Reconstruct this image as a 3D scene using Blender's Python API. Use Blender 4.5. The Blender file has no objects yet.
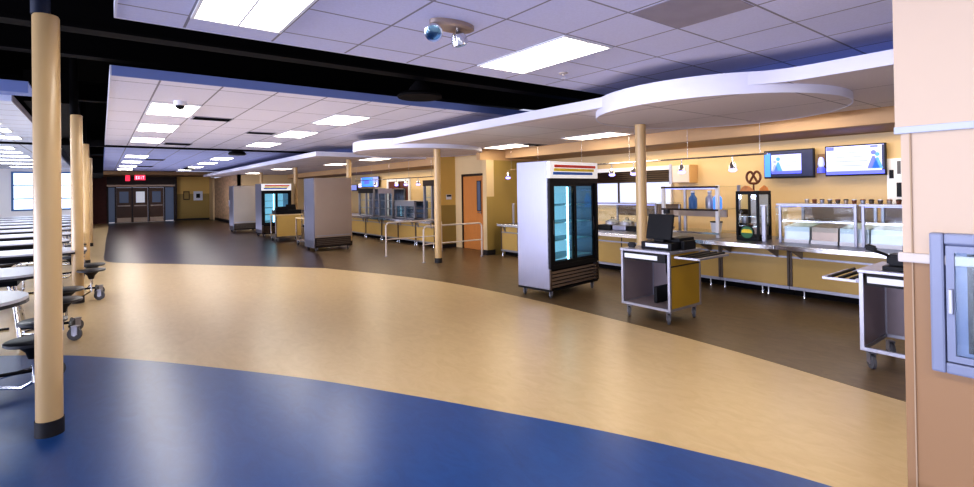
import bpy, bmesh, math, random
from mathutils import Vector, Matrix
random.seed(4)
PI = math.pi
sc = bpy.context.scene
COL = sc.collection

# ------------------------------------------------------------------ materials
def nt(name):
    m = bpy.data.materials.new(name); m.use_nodes = True
    t = m.node_tree; b = t.nodes['Principled BSDF']
    return m, t, b
def N(t, typ, **k):
    n = t.nodes.new(typ)
    for a, v in k.items(): setattr(n, a, v)
    return n
def mth(t, op, a, b=None, c=None):
    n = t.nodes.new('ShaderNodeMath'); n.operation = op
    for i, v in enumerate((a, b, c)):
        if v is None: continue
        if isinstance(v, (int, float)): n.inputs[i].default_value = v
        else: t.links.new(v, n.inputs[i])
    return n.outputs[0]
def rgba(c): return (c[0], c[1], c[2], 1)
def mixc(t, fac, a, b):
    n = t.nodes.new('ShaderNodeMix'); n.data_type = 'RGBA'
    for s, v in ((n.inputs[0], fac), (n.inputs[6], a), (n.inputs[7], b)):
        if isinstance(v, (int, float)): s.default_value = v
        elif isinstance(v, tuple): s.default_value = rgba(v)
        else: t.links.new(v, s)
    return n.outputs[2]
def pm(name, col, rough=.5, metal=0., var=.06, scale=6., bump=0., coat=0., spec=.5, aniso=None):
    """principled material with a little procedural noise in colour and roughness"""
    m, t, b = nt(name)
    tc = N(t, 'ShaderNodeTexCoord'); nz = N(t, 'ShaderNodeTexNoise')
    nz.inputs['Scale'].default_value = scale; nz.inputs['Detail'].default_value = 4
    if aniso:
        mp = N(t, 'ShaderNodeMapping'); mp.inputs['Scale'].default_value = aniso
        t.links.new(tc.outputs['Object'], mp.inputs[0]); t.links.new(mp.outputs[0], nz.inputs['Vector'])
    else: t.links.new(tc.outputs['Object'], nz.inputs['Vector'])
    lo = tuple(max(0, c*(1-var*2)) for c in col); hi = tuple(min(1, c*(1+var*2)) for c in col)
    t.links.new(mixc(t, nz.outputs[0], lo, hi), b.inputs['Base Color'])
    t.links.new(mth(t, 'MULTIPLY_ADD', nz.outputs[0], .12, rough-.06), b.inputs['Roughness'])
    b.inputs['Metallic'].default_value = metal
    b.inputs['Specular IOR Level'].default_value = spec
    if coat: b.inputs['Coat Weight'].default_value = coat
    if bump:
        bp = N(t, 'ShaderNodeBump'); bp.inputs['Strength'].default_value = bump; bp.inputs['Distance'].default_value = .003
        t.links.new(nz.outputs[0], bp.inputs['Height']); t.links.new(bp.outputs[0], b.inputs['Normal'])
    return m
def em(name, col, s, base=None):
    m, t, b = nt(name)
    b.inputs['Base Color'].default_value = rgba(base or col)
    b.inputs['Emission Color'].default_value = rgba(col); b.inputs['Emission Strength'].default_value = s
    b.inputs['Roughness'].default_value = .4
    return m
def glass(name, col=(.9, .97, 1), alpha=.18, rough=.03):
    m, t, b = nt(name)
    out = t.nodes['Material Output']
    tr = N(t, 'ShaderNodeBsdfTransparent'); tr.inputs[0].default_value = rgba(col)
    gl = N(t, 'ShaderNodeBsdfGlossy'); gl.inputs['Roughness'].default_value = rough
    fr = N(t, 'ShaderNodeLayerWeight'); fr.inputs[0].default_value = .5
    f = mth(t, 'MULTIPLY_ADD', mth(t, 'POWER', fr.outputs['Facing'], 4.), .45, alpha)
    mx = N(t, 'ShaderNodeMixShader'); t.links.new(f, mx.inputs[0]); t.links.new(tr.outputs[0], mx.inputs[1]); t.links.new(gl.outputs[0], mx.inputs[2])
    t.links.new(mx.outputs[0], out.inputs[0])
    return m
def floor_mat(name, base, dark, light, rough, spec=.5):
    """marbled linoleum: drifting streaks plus fine flecks, satin wax"""
    m, t, b = nt(name)
    tc = N(t, 'ShaderNodeTexCoord')
    mp = N(t, 'ShaderNodeMapping'); mp.inputs['Rotation'].default_value = (0, 0, .6); mp.inputs['Scale'].default_value = (1, .45, 1)
    t.links.new(tc.outputs['Object'], mp.inputs[0])
    n1 = N(t, 'ShaderNodeTexNoise'); n1.inputs['Scale'].default_value = 9; n1.inputs['Detail'].default_value = 7; n1.inputs['Distortion'].default_value = 1.6; n1.inputs['Roughness'].default_value = .62
    t.links.new(mp.outputs[0], n1.inputs['Vector'])
    n2 = N(t, 'ShaderNodeTexNoise'); n2.inputs['Scale'].default_value = .7; n2.inputs['Detail'].default_value = 2
    t.links.new(tc.outputs['Object'], n2.inputs['Vector'])
    r = N(t, 'ShaderNodeValToRGB'); e = r.color_ramp.elements
    e[0].position = .32; e[0].color = rgba(dark); e[1].position = .7; e[1].color = rgba(light)
    k = r.color_ramp.elements.new(.5); k.color = rgba(base)
    t.links.new(n1.outputs[0], r.inputs[0])
    c = mixc(t, mth(t, 'MULTIPLY', n2.outputs[0], .35), r.outputs[0], base)
    t.links.new(c, b.inputs['Base Color'])
    t.links.new(mth(t, 'MULTIPLY_ADD', n2.outputs[0], .04, rough), b.inputs['Roughness'])
    b.inputs['Specular IOR Level'].default_value = spec
    bp = N(t, 'ShaderNodeBump'); bp.inputs['Strength'].default_value = .03; bp.inputs['Distance'].default_value = .002
    t.links.new(n2.outputs[0], bp.inputs['Height']); t.links.new(bp.outputs[0], b.inputs['Normal'])
    return m
def tile_mat(name, col, x0, sx, y0, sy, line=(.30, .29, .34), w=.018, bump=True):
    """suspended tile ceiling: tee-bar grid and pitted tiles"""
    m, t, b = nt(name)
    tc = N(t, 'ShaderNodeTexCoord'); sp = N(t, 'ShaderNodeSeparateXYZ'); t.links.new(tc.outputs['Object'], sp.inputs[0])
    def ln(o, o0, s):
        f = mth(t, 'FRACT', mth(t, 'DIVIDE', mth(t, 'ADD', mth(t, 'SUBTRACT', o, o0), w/2+100*s), s))
        return mth(t, 'LESS_THAN', f, w/s)
    g = mth(t, 'MAXIMUM', ln(sp.outputs[0], x0, sx), ln(sp.outputs[1], y0, sy))
    nz = N(t, 'ShaderNodeTexNoise'); nz.inputs['Scale'].default_value = 60; nz.inputs['Detail'].default_value = 3
    t.links.new(tc.outputs['Object'], nz.inputs['Vector'])
    # every tile a slightly different tone
    wn = N(t, 'ShaderNodeTexWhiteNoise'); wn.noise_dimensions = '2D'
    cb = N(t, 'ShaderNodeCombineXYZ')
    t.links.new(mth(t, 'FLOOR', mth(t, 'DIVIDE', mth(t, 'SUBTRACT', sp.outputs[0], x0), sx)), cb.inputs[0])
    t.links.new(mth(t, 'FLOOR', mth(t, 'DIVIDE', mth(t, 'SUBTRACT', sp.outputs[1], y0), sy)), cb.inputs[1])
    t.links.new(cb.outputs[0], wn.inputs['Vector'])
    a = mixc(t, nz.outputs[0], tuple(c*.9 for c in col), tuple(min(1, c*1.06) for c in col))
    a = mixc(t, mth(t, 'MULTIPLY', wn.outputs['Value'], .12), a, tuple(c*.7 for c in col))
    t.links.new(mixc(t, g, a, line), b.inputs['Base Color'])
    b.inputs['Roughness'].default_value = .9; b.inputs['Specular IOR Level'].default_value = .15
    return m

M = {}
M['tan'] = floor_mat('linoleum_tan', (.60, .44, .235), (.56, .405, .205), (.64, .48, .27), .28)
M['blue'] = floor_mat('linoleum_blue', (.012, .066, .24), (.011, .055, .205), (.015, .08, .275), .278, .7)
M['brown'] = floor_mat('linoleum_brown', (.145, .098, .052), (.11, .072, .038), (.18, .125, .07), .33)
M['dbrown'] = floor_mat('linoleum_dark_brown', (.035, .017, .014), (.024, .011, .009), (.05, .027, .022), .278, .8)
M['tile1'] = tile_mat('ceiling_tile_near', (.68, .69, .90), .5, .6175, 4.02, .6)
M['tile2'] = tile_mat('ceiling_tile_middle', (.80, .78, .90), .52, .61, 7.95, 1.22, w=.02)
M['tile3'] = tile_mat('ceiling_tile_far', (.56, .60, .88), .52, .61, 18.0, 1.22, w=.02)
M['tileD'] = tile_mat('ceiling_tile_dining', (.72, .78, .95), -.9, .61, 8.0, .61, w=.02)
M['tileC'] = tile_mat('canopy_tile', (.80, .72, .72), 4.8, 1.22, 2.0, 1.22, line=(.38, .33, .33), w=.016)
M['fascia'] = pm('canopy_fascia_paint', (.74, .74, .86), .6, var=.01)
M['bluefascia'] = pm('slab_edge_paint', (.22, .29, .60), .6, var=.02)
M['deck'] = pm('black_deck_paint', (.0012, .0012, .0016), .9, var=.2, spec=.1)
M['beam'] = pm('black_steel_paint', (.0025, .002, .0025), .7, var=.15, spec=.12)
M['cream'] = pm('cream_wall_paint', (.66, .49, .27), .55, var=.015, scale=3)
M['cream2'] = pm('peach_wall_paint', (.62, .465, .335), .5, var=.015, scale=2)
M['cream3'] = pm('peach_wall_paint_lower', (.33, .18, .078), .5, var=.015, scale=2)
M['olive'] = pm('olive_gold_wall_paint', (.36, .25, .07), .55, var=.02, scale=3)
M['gold'] = pm('gold_wall_paint', (.70, .46, .13), .55, var=.02, scale=3)
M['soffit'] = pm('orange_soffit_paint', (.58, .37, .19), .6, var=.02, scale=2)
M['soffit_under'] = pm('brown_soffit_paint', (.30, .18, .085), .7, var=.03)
M['colpaint'] = pm('cream_column_paint', (.60, .41, .20), .34, var=.015, scale=3)
M['black'] = pm('black_plastic', (.006, .006, .008), .5, var=.1, spec=.25)
M['blackbase'] = pm('black_rubber_base', (.012, .010, .012), .55, var=.1)
M['rubber'] = pm('grey_caster_rubber', (.10, .10, .11), .5, var=.1)
M['steel'] = pm('brushed_steel', (.29, .29, .36), .36, 1, var=.05, scale=4, aniso=(40, 40, 1))
M['steelflat'] = pm('satin_aluminium', (.38, .38, .44), .42, .75, var=.03, scale=3)
M['steelwarm'] = pm('warm_steel_panel', (.42, .34, .29), .42, .6, var=.03, scale=3)
M['chrome'] = pm('chrome_tube', (.75, .76, .8), .16, 1, var=.02)
M['white'] = pm('white_enamel', (.82, .82, .86), .35, var=.01)
M['panel'] = pm('yellow_laminate', (.55, .36, .11), .38, var=.03, scale=5)
M['panelcart'] = pm('mustard_laminate', (.42, .26, .025), .38, var=.03, scale=5)
M['cartin'] = pm('cart_interior', (.30, .25, .27), .4, .3, var=.04)
M['kick'] = pm('black_toe_space', (.008, .007, .008), .8, var=.1, spec=.1)
M['wood'] = pm('orange_wood_veneer', (.52, .20, .05), .4, var=.12, scale=3, aniso=(18, 18, 1))
M['dwood'] = pm('dark_brown_door_veneer', (.085, .034, .012), .35, var=.15, scale=3, aniso=(18, 18, 1))
M['bronze'] = pm('dark_bronze_frame', (.028, .014, .010), .4, .3, var=.1)
M['redbrick'] = pm('dark_red_wall', (.10, .022, .016), .6, var=.2, scale=8)
M['kickplate'] = pm('kick_plate', (.42, .33, .26), .4, .7)
M['cartop'] = pm('white_speckled_laminate', (.66, .66, .72), .3, var=.03, scale=60)
M['tableedge'] = pm('black_table_edge', (.01, .01, .012), .4)
M['stool'] = pm('charcoal_stool_plastic', (.014, .015, .020), .38, var=.1)
M['glass'] = glass('clear_glass', (.92, .98, 1), .05)
M['glassblue'] = glass('fridge_glass', (.72, .9, .96), .03)
M['tint'] = glass('guard_glass', (.95, .98, .98), .06)
M['lens'] = em('light_lens', (1, .95, .86), 10.5)
M['lensD'] = em('light_lens_dining', (.9, .95, 1), 9)
M['lensC'] = em('light_lens_canopy', (1, .87, .68), 9)
M['bulb'] = em('cool_spot_bulb', (.30, .28, 1), 3.2)
M['coolpanel'] = em('fridge_back_wall_glow', (.42, .66, .78), .75, (.4, .55, .62))  # back wall made to glow so the fridge interior looks lit
M['tube'] = em('fridge_lamp_tube', (.75, .95, 1), 5)
M['shelfw'] = pm('white_wire_shelf', (.5, .66, .72), .4)
M['lcd'] = em('lcd_white', (.38, .43, 1), 1.0)
M['lcdblue'] = em('lcd_blue', (.07, .09, .85), 1.2)
M['lcddark'] = em('lcd_navy', (.006, .010, .05), .5)
M['lcdtext'] = em('lcd_text', (.22, .26, .62), .8)
M['lcdcyan'] = em('lcd_cyan', (.05, .20, .8), 1.1)
M['winday'] = em('daylight_window_view', (.62, .74, 1), 2.1)
M['winsoft'] = em('hazy_window_view', (.12, .16, .27), .25, (.05, .06, .09))
M['doorglow'] = em('door_window_glow', (.6, .62, .7), .5)
M['navy'] = pm('navy_black_paint', (.006, .012, .035), .5)
M['bluepaint'] = pm('steel_blue_frame', (.06, .16, .36), .4)
M['red'] = pm('red_stripe', (.78, .05, .02), .4)
M['yellow'] = pm('yellow_stripe', (.95, .68, .03), .4)
M['bluestripe'] = pm('blue_stripe', (.02, .14, .55), .4)
M['exit'] = em('red_exit_face', (1, .04, .1), .8)
M['exitw'] = em('exit_letters', (1, .55, .7), 1.6)
M['brownp'] = pm('pretzel_brown', (.16, .045, .015), .5, var=.15)
M['bread'] = pm('bread_orange', (.62, .24, .06), .5, var=.2, scale=20)
M['green'] = pm('green_enamel', (.03, .18, .06), .4)
M['foodtray'] = pm('grey_blue_food_pan', (.62, .72, .80), .3, .1, var=.08, scale=4)
M['mural'] = pm('floral_mural', (.5, .33, .2), .6, var=.45, scale=7)
M['paper'] = pm('white_paper', (.72, .74, .8), .6)
M['cabblue'] = pm('lavender_anodised_frame', (.22, .24, .34), .4, .1, var=.03)
M['cabblue2'] = pm('lavender_recess', (.16, .19, .34), .5, .1, var=.03)
M['rail'] = pm('grey_blue_chair_rail', (.50, .53, .62), .45, var=.02)
M['bumper'] = pm('pale_bumper_rail', (.62, .55, .50), .45, var=.02)
M['sill'] = pm('grey_joint', (.42, .29, .18), .6)

# ------------------------------------------------------------------ mesh helpers
class MB:
    def __init__(s): s.bm = bmesh.new()
    def box(s, x0, x1, y0, y1, z0, z1, bev=0, rot=0, c=None):
        r = bmesh.ops.create_cube(s.bm, size=1)
        vs = r['verts']
        mt = Matrix.Translation(((x0+x1)/2, (y0+y1)/2, (z0+z1)/2)) @ Matrix.Diagonal((abs(x1-x0), abs(y1-y0), abs(z1-z0), 1))
        bmesh.ops.transform(s.bm, matrix=mt, verts=vs)
        if bev:
            es = list({e for v in vs for e in v.link_edges})
            rr = bmesh.ops.bevel(s.bm, geom=es, offset=bev, segments=2, affect='EDGES', profile=.6)
            vs = rr['verts']
        if rot:
            cc = c or ((x0+x1)/2, (y0+y1)/2, (z0+z1)/2)
            bmesh.ops.rotate(s.bm, verts=vs, cent=cc, matrix=Matrix.Rotation(rot, 3, 'Z'))
        return s
    def obox(s, cen, size, rx=0, ry=0, rz=0, bev=0):
        r = bmesh.ops.create_cube(s.bm, size=1); vs = r['verts']
        bmesh.ops.transform(s.bm, matrix=Matrix.Diagonal((*size, 1)), verts=vs)
        if bev:
            es = list({e for v in vs for e in v.link_edges})
            vs = bmesh.ops.bevel(s.bm, geom=es, offset=bev, segments=2, affect='EDGES')['verts']
        mt = Matrix.Translation(cen) @ Matrix.Rotation(rz, 4, 'Z') @ Matrix.Rotation(ry, 4, 'Y') @ Matrix.Rotation(rx, 4, 'X')
        bmesh.ops.transform(s.bm, matrix=mt, verts=vs)
        return s
    def tube(s, pts, r, n=10, r2=None):
        """round tube through a list of points, mitred at the bends"""
        P = [Vector(p) for p in pts]; rings = []
        for i, p in enumerate(P):
            a = (P[i]-P[i-1]).normalized() if i else (P[1]-P[0]).normalized()
            b = (P[i+1]-P[i]).normalized() if i < len(P)-1 else a
            d = (a+b).normalized() if (a+b).length > 1e-6 else a
            up = Vector((0, 0, 1)) if abs(d.z) < .9 else Vector((1, 0, 0))
            u = d.cross(up).normalized(); v = d.cross(u).normalized()
            rr = r if r2 is None else r+(r2-r)*i/(len(P)-1)
            k = 1/max(.5, abs(a.dot(d)))
            rings.append([s.bm.verts.new(p+(u*math.cos(2*PI*j/n)+v*math.sin(2*PI*j/n))*rr*(1 if k < 1.01 else k**.5)) for j in range(n)])
        for i in range(len(rings)-1):
            for j in range(n):
                s.bm.faces.new((rings[i][j], rings[i][(j+1) % n], rings[i+1][(j+1) % n], rings[i+1][j]))
        s.bm.faces.new(rings[0][::-1]); s.bm.faces.new(rings[-1])
        return s
    def lathe(s, prof, c=(0, 0, 0), n=28, axis='Z', caps=True):
        rings = []
        for r, h in prof:
            ring = []
            for j in range(n):
                a = 2*PI*j/n
                if axis == 'Z': p = (c[0]+r*math.cos(a), c[1]+r*math.sin(a), c[2]+h)
                elif axis == 'X': p = (c[0]+h, c[1]+r*math.cos(a), c[2]+r*math.sin(a))
                else: p = (c[0]+r*math.cos(a), c[1]+h, c[2]+r*math.sin(a))
                ring.append(s.bm.verts.new(p))
            rings.append(ring)
        for i in range(len(rings)-1):
            for j in range(n): s.bm.faces.new((rings[i][j], rings[i][(j+1) % n], rings[i+1][(j+1) % n], rings[i+1][j]))
        if caps: s.bm.faces.new(rings[0][::-1]); s.bm.faces.new(rings[-1])
        return s
    def prism(s, poly, z0, z1):
        a = [s.bm.verts.new((x, y, z0)) for x, y in poly]; b = [s.bm.verts.new((x, y, z1)) for x, y in poly]
        n = len(poly)
        s.bm.faces.new(a[::-1]); s.bm.faces.new(b)
        for i in range(n): s.bm.faces.new((a[i], a[(i+1) % n], b[(i+1) % n], b[i]))
        return s
    def prismx(s, poly, x0, x1):
        """poly in (y,z) extruded along x"""
        a = [s.bm.verts.new((x0, y, z)) for y, z in poly]; b = [s.bm.verts.new((x1, y, z)) for y, z in poly]
        n = len(poly)
        s.bm.faces.new(a); s.bm.faces.new(b[::-1])
        for i in range(n): s.bm.faces.new((a[i], b[i], b[(i+1) % n], a[(i+1) % n]))
        return s
    def prismy(s, poly, y0, y1):
        """poly in (x,z) extruded along y"""
        a = [s.bm.verts.new((x, y0, z)) for x, z in poly]; b = [s.bm.verts.new((x, y1, z)) for x, z in poly]
        n = len(poly)
        s.bm.faces.new(a); s.bm.faces.new(b[::-1])
        for i in range(n): s.bm.faces.new((a[i], b[i], b[(i+1) % n], a[(i+1) % n]))
        return s
    def build(s, name, mat, parent=None, smooth=False, **tags):
        bmesh.ops.recalc_face_normals(s.bm, faces=s.bm.faces)
        me = bpy.data.meshes.new(name); s.bm.to_mesh(me); s.bm.free()
        me.materials.append(M[mat] if isinstance(mat, str) else mat)
        if smooth:
            me.shade_smooth() if hasattr(me, 'shade_smooth') else None
            try: me.set_sharp_from_angle(angle=math.radians(35))
            except Exception: pass
        o = bpy.data.objects.new(name, me); COL.objects.link(o)
        if parent: o.parent = parent
        for k, v in tags.items(): o[k] = v
        return o
def thing(name, label, cat, loc=(0, 0, 0), rz=0, group=None):
    o = bpy.data.objects.new(name, None); COL.objects.link(o)
    o.location = loc; o.rotation_euler = (0, 0, rz); o.empty_display_size = .1
    o['label'] = label; o['category'] = cat
    if group: o['group'] = group
    return o
def tag(o, label, cat, group=None):
    o['label'] = label; o['category'] = cat
    if group: o['group'] = group
    return o
def kids(o): return [c for c in COL.objects if c.parent == o]
def dup(root, loc=None, rz=None, label=None, depth=0, par=None):
    c = root.copy(); COL.objects.link(c)
    if par is not None: c.parent = par
    for ch in kids(root): dup(ch, par=c)
    if loc is not None: c.location = loc
    if rz is not None: c.rotation_euler = (0, 0, rz)
    if label: c['label'] = label
    return c
def struct(mb, name, mat, **k): return mb.build(name, mat, kind='structure', **k)
ORD = ['first', 'second', 'third', 'fourth', 'fifth', 'sixth', 'seventh', 'eighth', 'ninth', 'tenth', 'eleventh', 'twelfth']

# ------------------------------------------------------------------ floor
struct(MB().box(-14, 9.4, -3, 36, -.1, 0), 'floor', 'tan')
def smooth_curve(P, n=6):
    out = []
    for i in range(len(P)-1):
        p0 = P[max(i-1, 0)]; p1 = P[i]; p2 = P[i+1]; p3 = P[min(i+2, len(P)-1)]
        for k in range(n):
            t = k/n
            out.append(tuple(.5*((2*p1[j])+(-p0[j]+p2[j])*t+(2*p0[j]-5*p1[j]+4*p2[j]-p3[j])*t*t+(-p0[j]+3*p1[j]-3*p2[j]+p3[j])*t**3) for j in (0, 1)))
    out.append(P[-1]); return out
b1 = smooth_curve([(3.05, -1.2), (3.02, 0), (2.87, .99), (2.67, 1.56), (2.44, 2.09), (2.13, 2.69), (1.75, 3.39), (1.27, 4.2), (.54, 5.24), (.1, 5.8), (-.28, 6.22), (-.9, 6.7), (-2, 7.3), (-4, 7.9), (-8, 8.4)])
struct(MB().prism([(-13.9, 8.4), (-13.9, -2.9), (3.05, -2.9)]+b1, .0002, .004), 'floor_blue_area', 'blue')
b2 = smooth_curve([(4.1, -1.5), (4.28, 0), (4.39, 1.06), (4.57, 2.27), (4.65, 3.4), (4.66, 5.27), (4.5, 6.93), (4.18, 8.2), (3.53, 9.95)])
b3 = [(3.53, 9.95), (3.75, 10.7), (4.02, 11.55), (4.26, 12.68), (4.9, 15), (5.7, 19), (6.8, 25)]
struct(MB().prism([(9.35, -2.9), (9.35, 25), ]+b3[::-1]+b2[::-1][1:]+[(4.1, -2.9)], .0002, .0022), 'floor_brown_area', 'brown')
b4 = smooth_curve([(3.53, 9.95), (2.45, 11.36), (1.35, 12.78), (.6, 13.65), (.12, 14.4), (.04, 15.4), (.07, 17.6), (.12, 21.6), (.23, 27.8), (.3, 34.4)])
struct(MB().prism(b4+[(9.3, 34.4), (9.3, 25)]+b3[::-1][:-1], .0002, .0023), 'floor_dark_brown_area', 'dbrown')

# ------------------------------------------------------------------ ceilings
struct(MB().box(-14, 9.4, -3, 36, 3.75, 3.85), 'ceiling_deck', 'deck')
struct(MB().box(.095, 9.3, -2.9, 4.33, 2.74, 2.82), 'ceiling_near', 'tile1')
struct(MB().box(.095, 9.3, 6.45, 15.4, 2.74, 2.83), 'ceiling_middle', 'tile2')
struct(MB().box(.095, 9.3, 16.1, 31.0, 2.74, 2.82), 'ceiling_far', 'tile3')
struct(MB().box(-13.9, -.9, 8.9, 15.4, 2.74, 2.83), 'ceiling_dining', 'tileD')
struct(MB().box(-13.9, -1.0, 16.1, 30, 2.74, 2.82), 'ceiling_dining_far', 'tileD')
struct(MB().box(2.99, 3.58, 1.635, 2.205, 2.733, 2.7395), 'ceiling_grey_tile', pm('grey_replacement_tile', (.36, .33, .38), .9, spec=.1))
struct(MB().box(-13, 9.2, 15.42, 15.56, 2.70, 2.86), 'ceiling_beam', 'beam')
# slab edge trims
struct(MB().box(.095, 9.3, 6.43, 6.45, 2.735, 2.84), 'trim_1', 'bluefascia')
struct(MB().box(.08, .095, -2.9, 4.33, 2.735, 2.83), 'trim_2', 'fascia')
struct(MB().box(.08, .095, 6.43, 15.4, 2.735, 2.84), 'trim_3', 'fascia')
struct(MB().box(.08, .095, 16.1, 31, 2.735, 2.84), 'trim_4', 'bluefascia')
struct(MB().box(.08, 9.3, 4.33, 4.345, 2.735, 2.83), 'trim_5', 'fascia')
struct(MB().box(-13.9, -.66, 7.82, 7.86, 2.70, 2.83).box(-13.9, -.66, 7.86, 8.9, 2.82, 2.84), 'trim_6', 'bluefascia')
# dark roof steel between the slabs
for i, (y, z, h) in enumerate([(5.2, 2.83, .42), (3.2, 3.0, .3), (7.2, 3.05, .3), (10.5, 3.05, .3)]):
    m = MB(); m.box(-13, 9.2, y-.09, y+.09, z, z+.025).box(-13, 9.2, y-.012, y+.012, z+.025, z+h-.025).box(-13, 9.2, y-.09, y+.09, z+h-.025, z+h)
    struct(m, 'ceiling_beam', 'beam')
for x in (-.62,):
    struct(MB().box(x-.24, x+.28, 9.6, 33.9, 2.86, 3.3), 'ceiling_duct', 'beam')
struct(MB().box(-.5, .07, 22, 29, 2.3, 2.85), 'ceiling_dark_bulkhead', 'deck')
# open web joists seen in the near dark strip
for k in range(9):
    m = MB(); x = -3.4+k*1.2
    if .1 < x < 9: ya, yb = 4.45, 6.35
    else: ya, yb = -1, 7.6
    m.tube([(x, ya, 3.35), (x, yb, 3.35)], .02, 6).tube([(x, ya, 3.66), (x, yb, 3.66)], .02, 6)
    n = int((yb-ya)/.32); pts = [(x, ya+j*(yb-ya)/n, 3.35 if j % 2 else 3.66) for j in range(n+1)]
    m.tube(pts, .012, 5)
    struct(m, 'ceiling_joist', 'beam')

# serving canopy
XC = 4.68
edge = [(XC, 10.6), (XC, 4.1), (XC, 2.6)]+smooth_curve([(4.77, 2.36), (4.88, 2.19), (4.95, 2.06), (4.99, 1.9), (5.0, 1.6), (5.0, .3)], 5)+[(5.0, -2.8)]
struct(MB().prism(edge+[(7.66, -2.8), (7.66, 10.6)], 2.45, 2.56), 'ceiling_canopy', 'tileC')
struct(MB().prism([(x-.02, y) for x, y in edge]+edge[::-1], 2.445, 2.566), 'trim_7', 'fascia')
struct(MB().box(4.42, 7.66, 13.0, 31, 2.45, 2.56), 'ceiling_canopy_far', 'tileC')
struct(MB().box(4.40, 4.42, 12.98, 31, 2.445, 2.565).box(4.42, 7.66, 12.98, 13.0, 2.445, 2.565), 'trim_8', 'fascia')
def disc(cx, cy, r, ry=None, z0=2.37):
    ry = ry or r
    cs = [(math.cos(2*PI*k/72), math.sin(2*PI*k/72)) for k in range(72)]
    struct(MB().prism([(cx+(r-.012)*a, cy+(ry-.012)*b) for a, b in cs], z0, 2.45), 'ceiling_disc', 'tileC')
    m = MB(); bm = m.bm
    rings = []
    for rr, z in ((0, z0-.004), (0, 2.57), (-.012, 2.57), (-.012, z0-.004)):
        rings.append([bm.verts.new((cx+(r+rr)*a, cy+(ry+rr)*b, z)) for a, b in cs])
    for i in range(4):
        A, B = rings[i], rings[(i+1) % 4]
        for j in range(72): bm.faces.new((A[j], A[(j+1) % 72], B[(j+1) % 72], B[j]))
    struct(m, 'trim_9', 'fascia', smooth=True)
disc(5.84, 3.17, 1.37)
disc(5.76, 10.1, 1.45)
# soffit over the counters
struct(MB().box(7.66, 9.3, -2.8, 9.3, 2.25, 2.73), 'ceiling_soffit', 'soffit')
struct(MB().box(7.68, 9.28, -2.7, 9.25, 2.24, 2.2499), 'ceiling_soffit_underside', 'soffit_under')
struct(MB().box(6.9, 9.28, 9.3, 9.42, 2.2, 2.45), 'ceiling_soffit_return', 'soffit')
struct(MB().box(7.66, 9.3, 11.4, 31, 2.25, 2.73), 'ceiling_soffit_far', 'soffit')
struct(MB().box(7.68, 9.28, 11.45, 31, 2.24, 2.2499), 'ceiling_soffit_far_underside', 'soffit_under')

# ------------------------------------------------------------------ walls
struct(MB().box(8.9, 9.2, -2.8, 9.29, 0, 2.24), 'wall_right', 'cream')
struct(MB().box(8.9, 9.2, 11.4, 34.5, 0, 2.24), 'wall_right_far', 'cream')
# partition beside the pier: cream above, olive below
struct(MB().box(7.27, 8.9, 9.30, 9.4, 1.25, 2.2), 'wall_partition', 'olive')
struct(MB().box(7.27, 8.9, 9.29, 9.4, 0, 1.25), 'wall_partition_lower', 'olive')
struct(MB().box(7.05, 7.27, 9.26, 9.40, .12, 2.2), 'wall_pier', 'cream')
struct(MB().box(7.051, 7.27, 9.255, 9.26, .12, 1.35), 'wall_pier_face', 'olive')
struct(MB().box(7.04, 7.28, 9.25, 9.41, 0, .12), 'baseboard_pier', 'blackbase')
# door recess
struct(MB().box(7.52, 7.7, 9.405, 9.92, 0, 2.73).box(7.52, 7.7, 10.9, 11.3, 0, 2.73).box(7.52, 7.7, 9.92, 10.9, 1.92, 2.73), 'wall_door_recess', 'cream')
struct(MB().box(6.95, 7.52, 11.25, 11.4, 1.12, 2.73), 'wall_side_upper', 'gold')
struct(MB().box(6.95, 7.52, 11.245, 11.4, .1, 1.12), 'wall_side_lower', 'olive')
struct(MB().box(6.94, 7.51, 11.23, 11.4, 0, .1), 'baseboard_side', 'blackbase')
struct(MB().box(7.52, 9.2, 11.3, 11.4, 0, 2.73), 'wall_recess_back', 'gold')
d = thing('door', 'orange wood door with narrow glass slot between the serving counters', 'door', (7.5, 9.92, 0))
MB().box(0, .04, .05, .93, .01, 1.86, .004).build('door_leaf', 'wood', d)
MB().box(-.02, .05, 0, .05, 0, 1.92).box(-.02, .05, .93, .98, 0, 1.92).box(-.02, .05, .05, .93, 1.87, 1.92).build('door_frame', 'bronze', d)
MB().box(-.012, 0, .16, .30, 1.0, 1.72).build('glass_slot', 'winsoft', d)
MB().box(-.018, -.011, .145, .16, .98, 1.74).box(-.018, -.011, .3, .315, .98, 1.74).box(-.018, -.011, .16, .3, 1.72, 1.74).box(-.018, -.011, .16, .3, .98, 1.0).build('glass_trim', 'bronze', d)
MB().lathe([(.03, 0), (.03, .01), (.012, .012), (.012, .04)], (-.052, .13, .95), axis='X', n=14).tube([(-.05, .13, .95), (-.05, .25, .95)], .01, 8).build('door_handle', 'chrome', d)
s = thing('wall_sign', 'small white and dark notice on the gold wall left of the orange door', 'sign', (7.3, 11.24, 1.27))
MB().box(-.08, .08, -.015, 0, 0, .13, .004).build('plate', 'paper', s)
MB().box(-.07, .07, -.018, -.0151, .075, .12).build('dark_strip', 'black', s)
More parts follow.
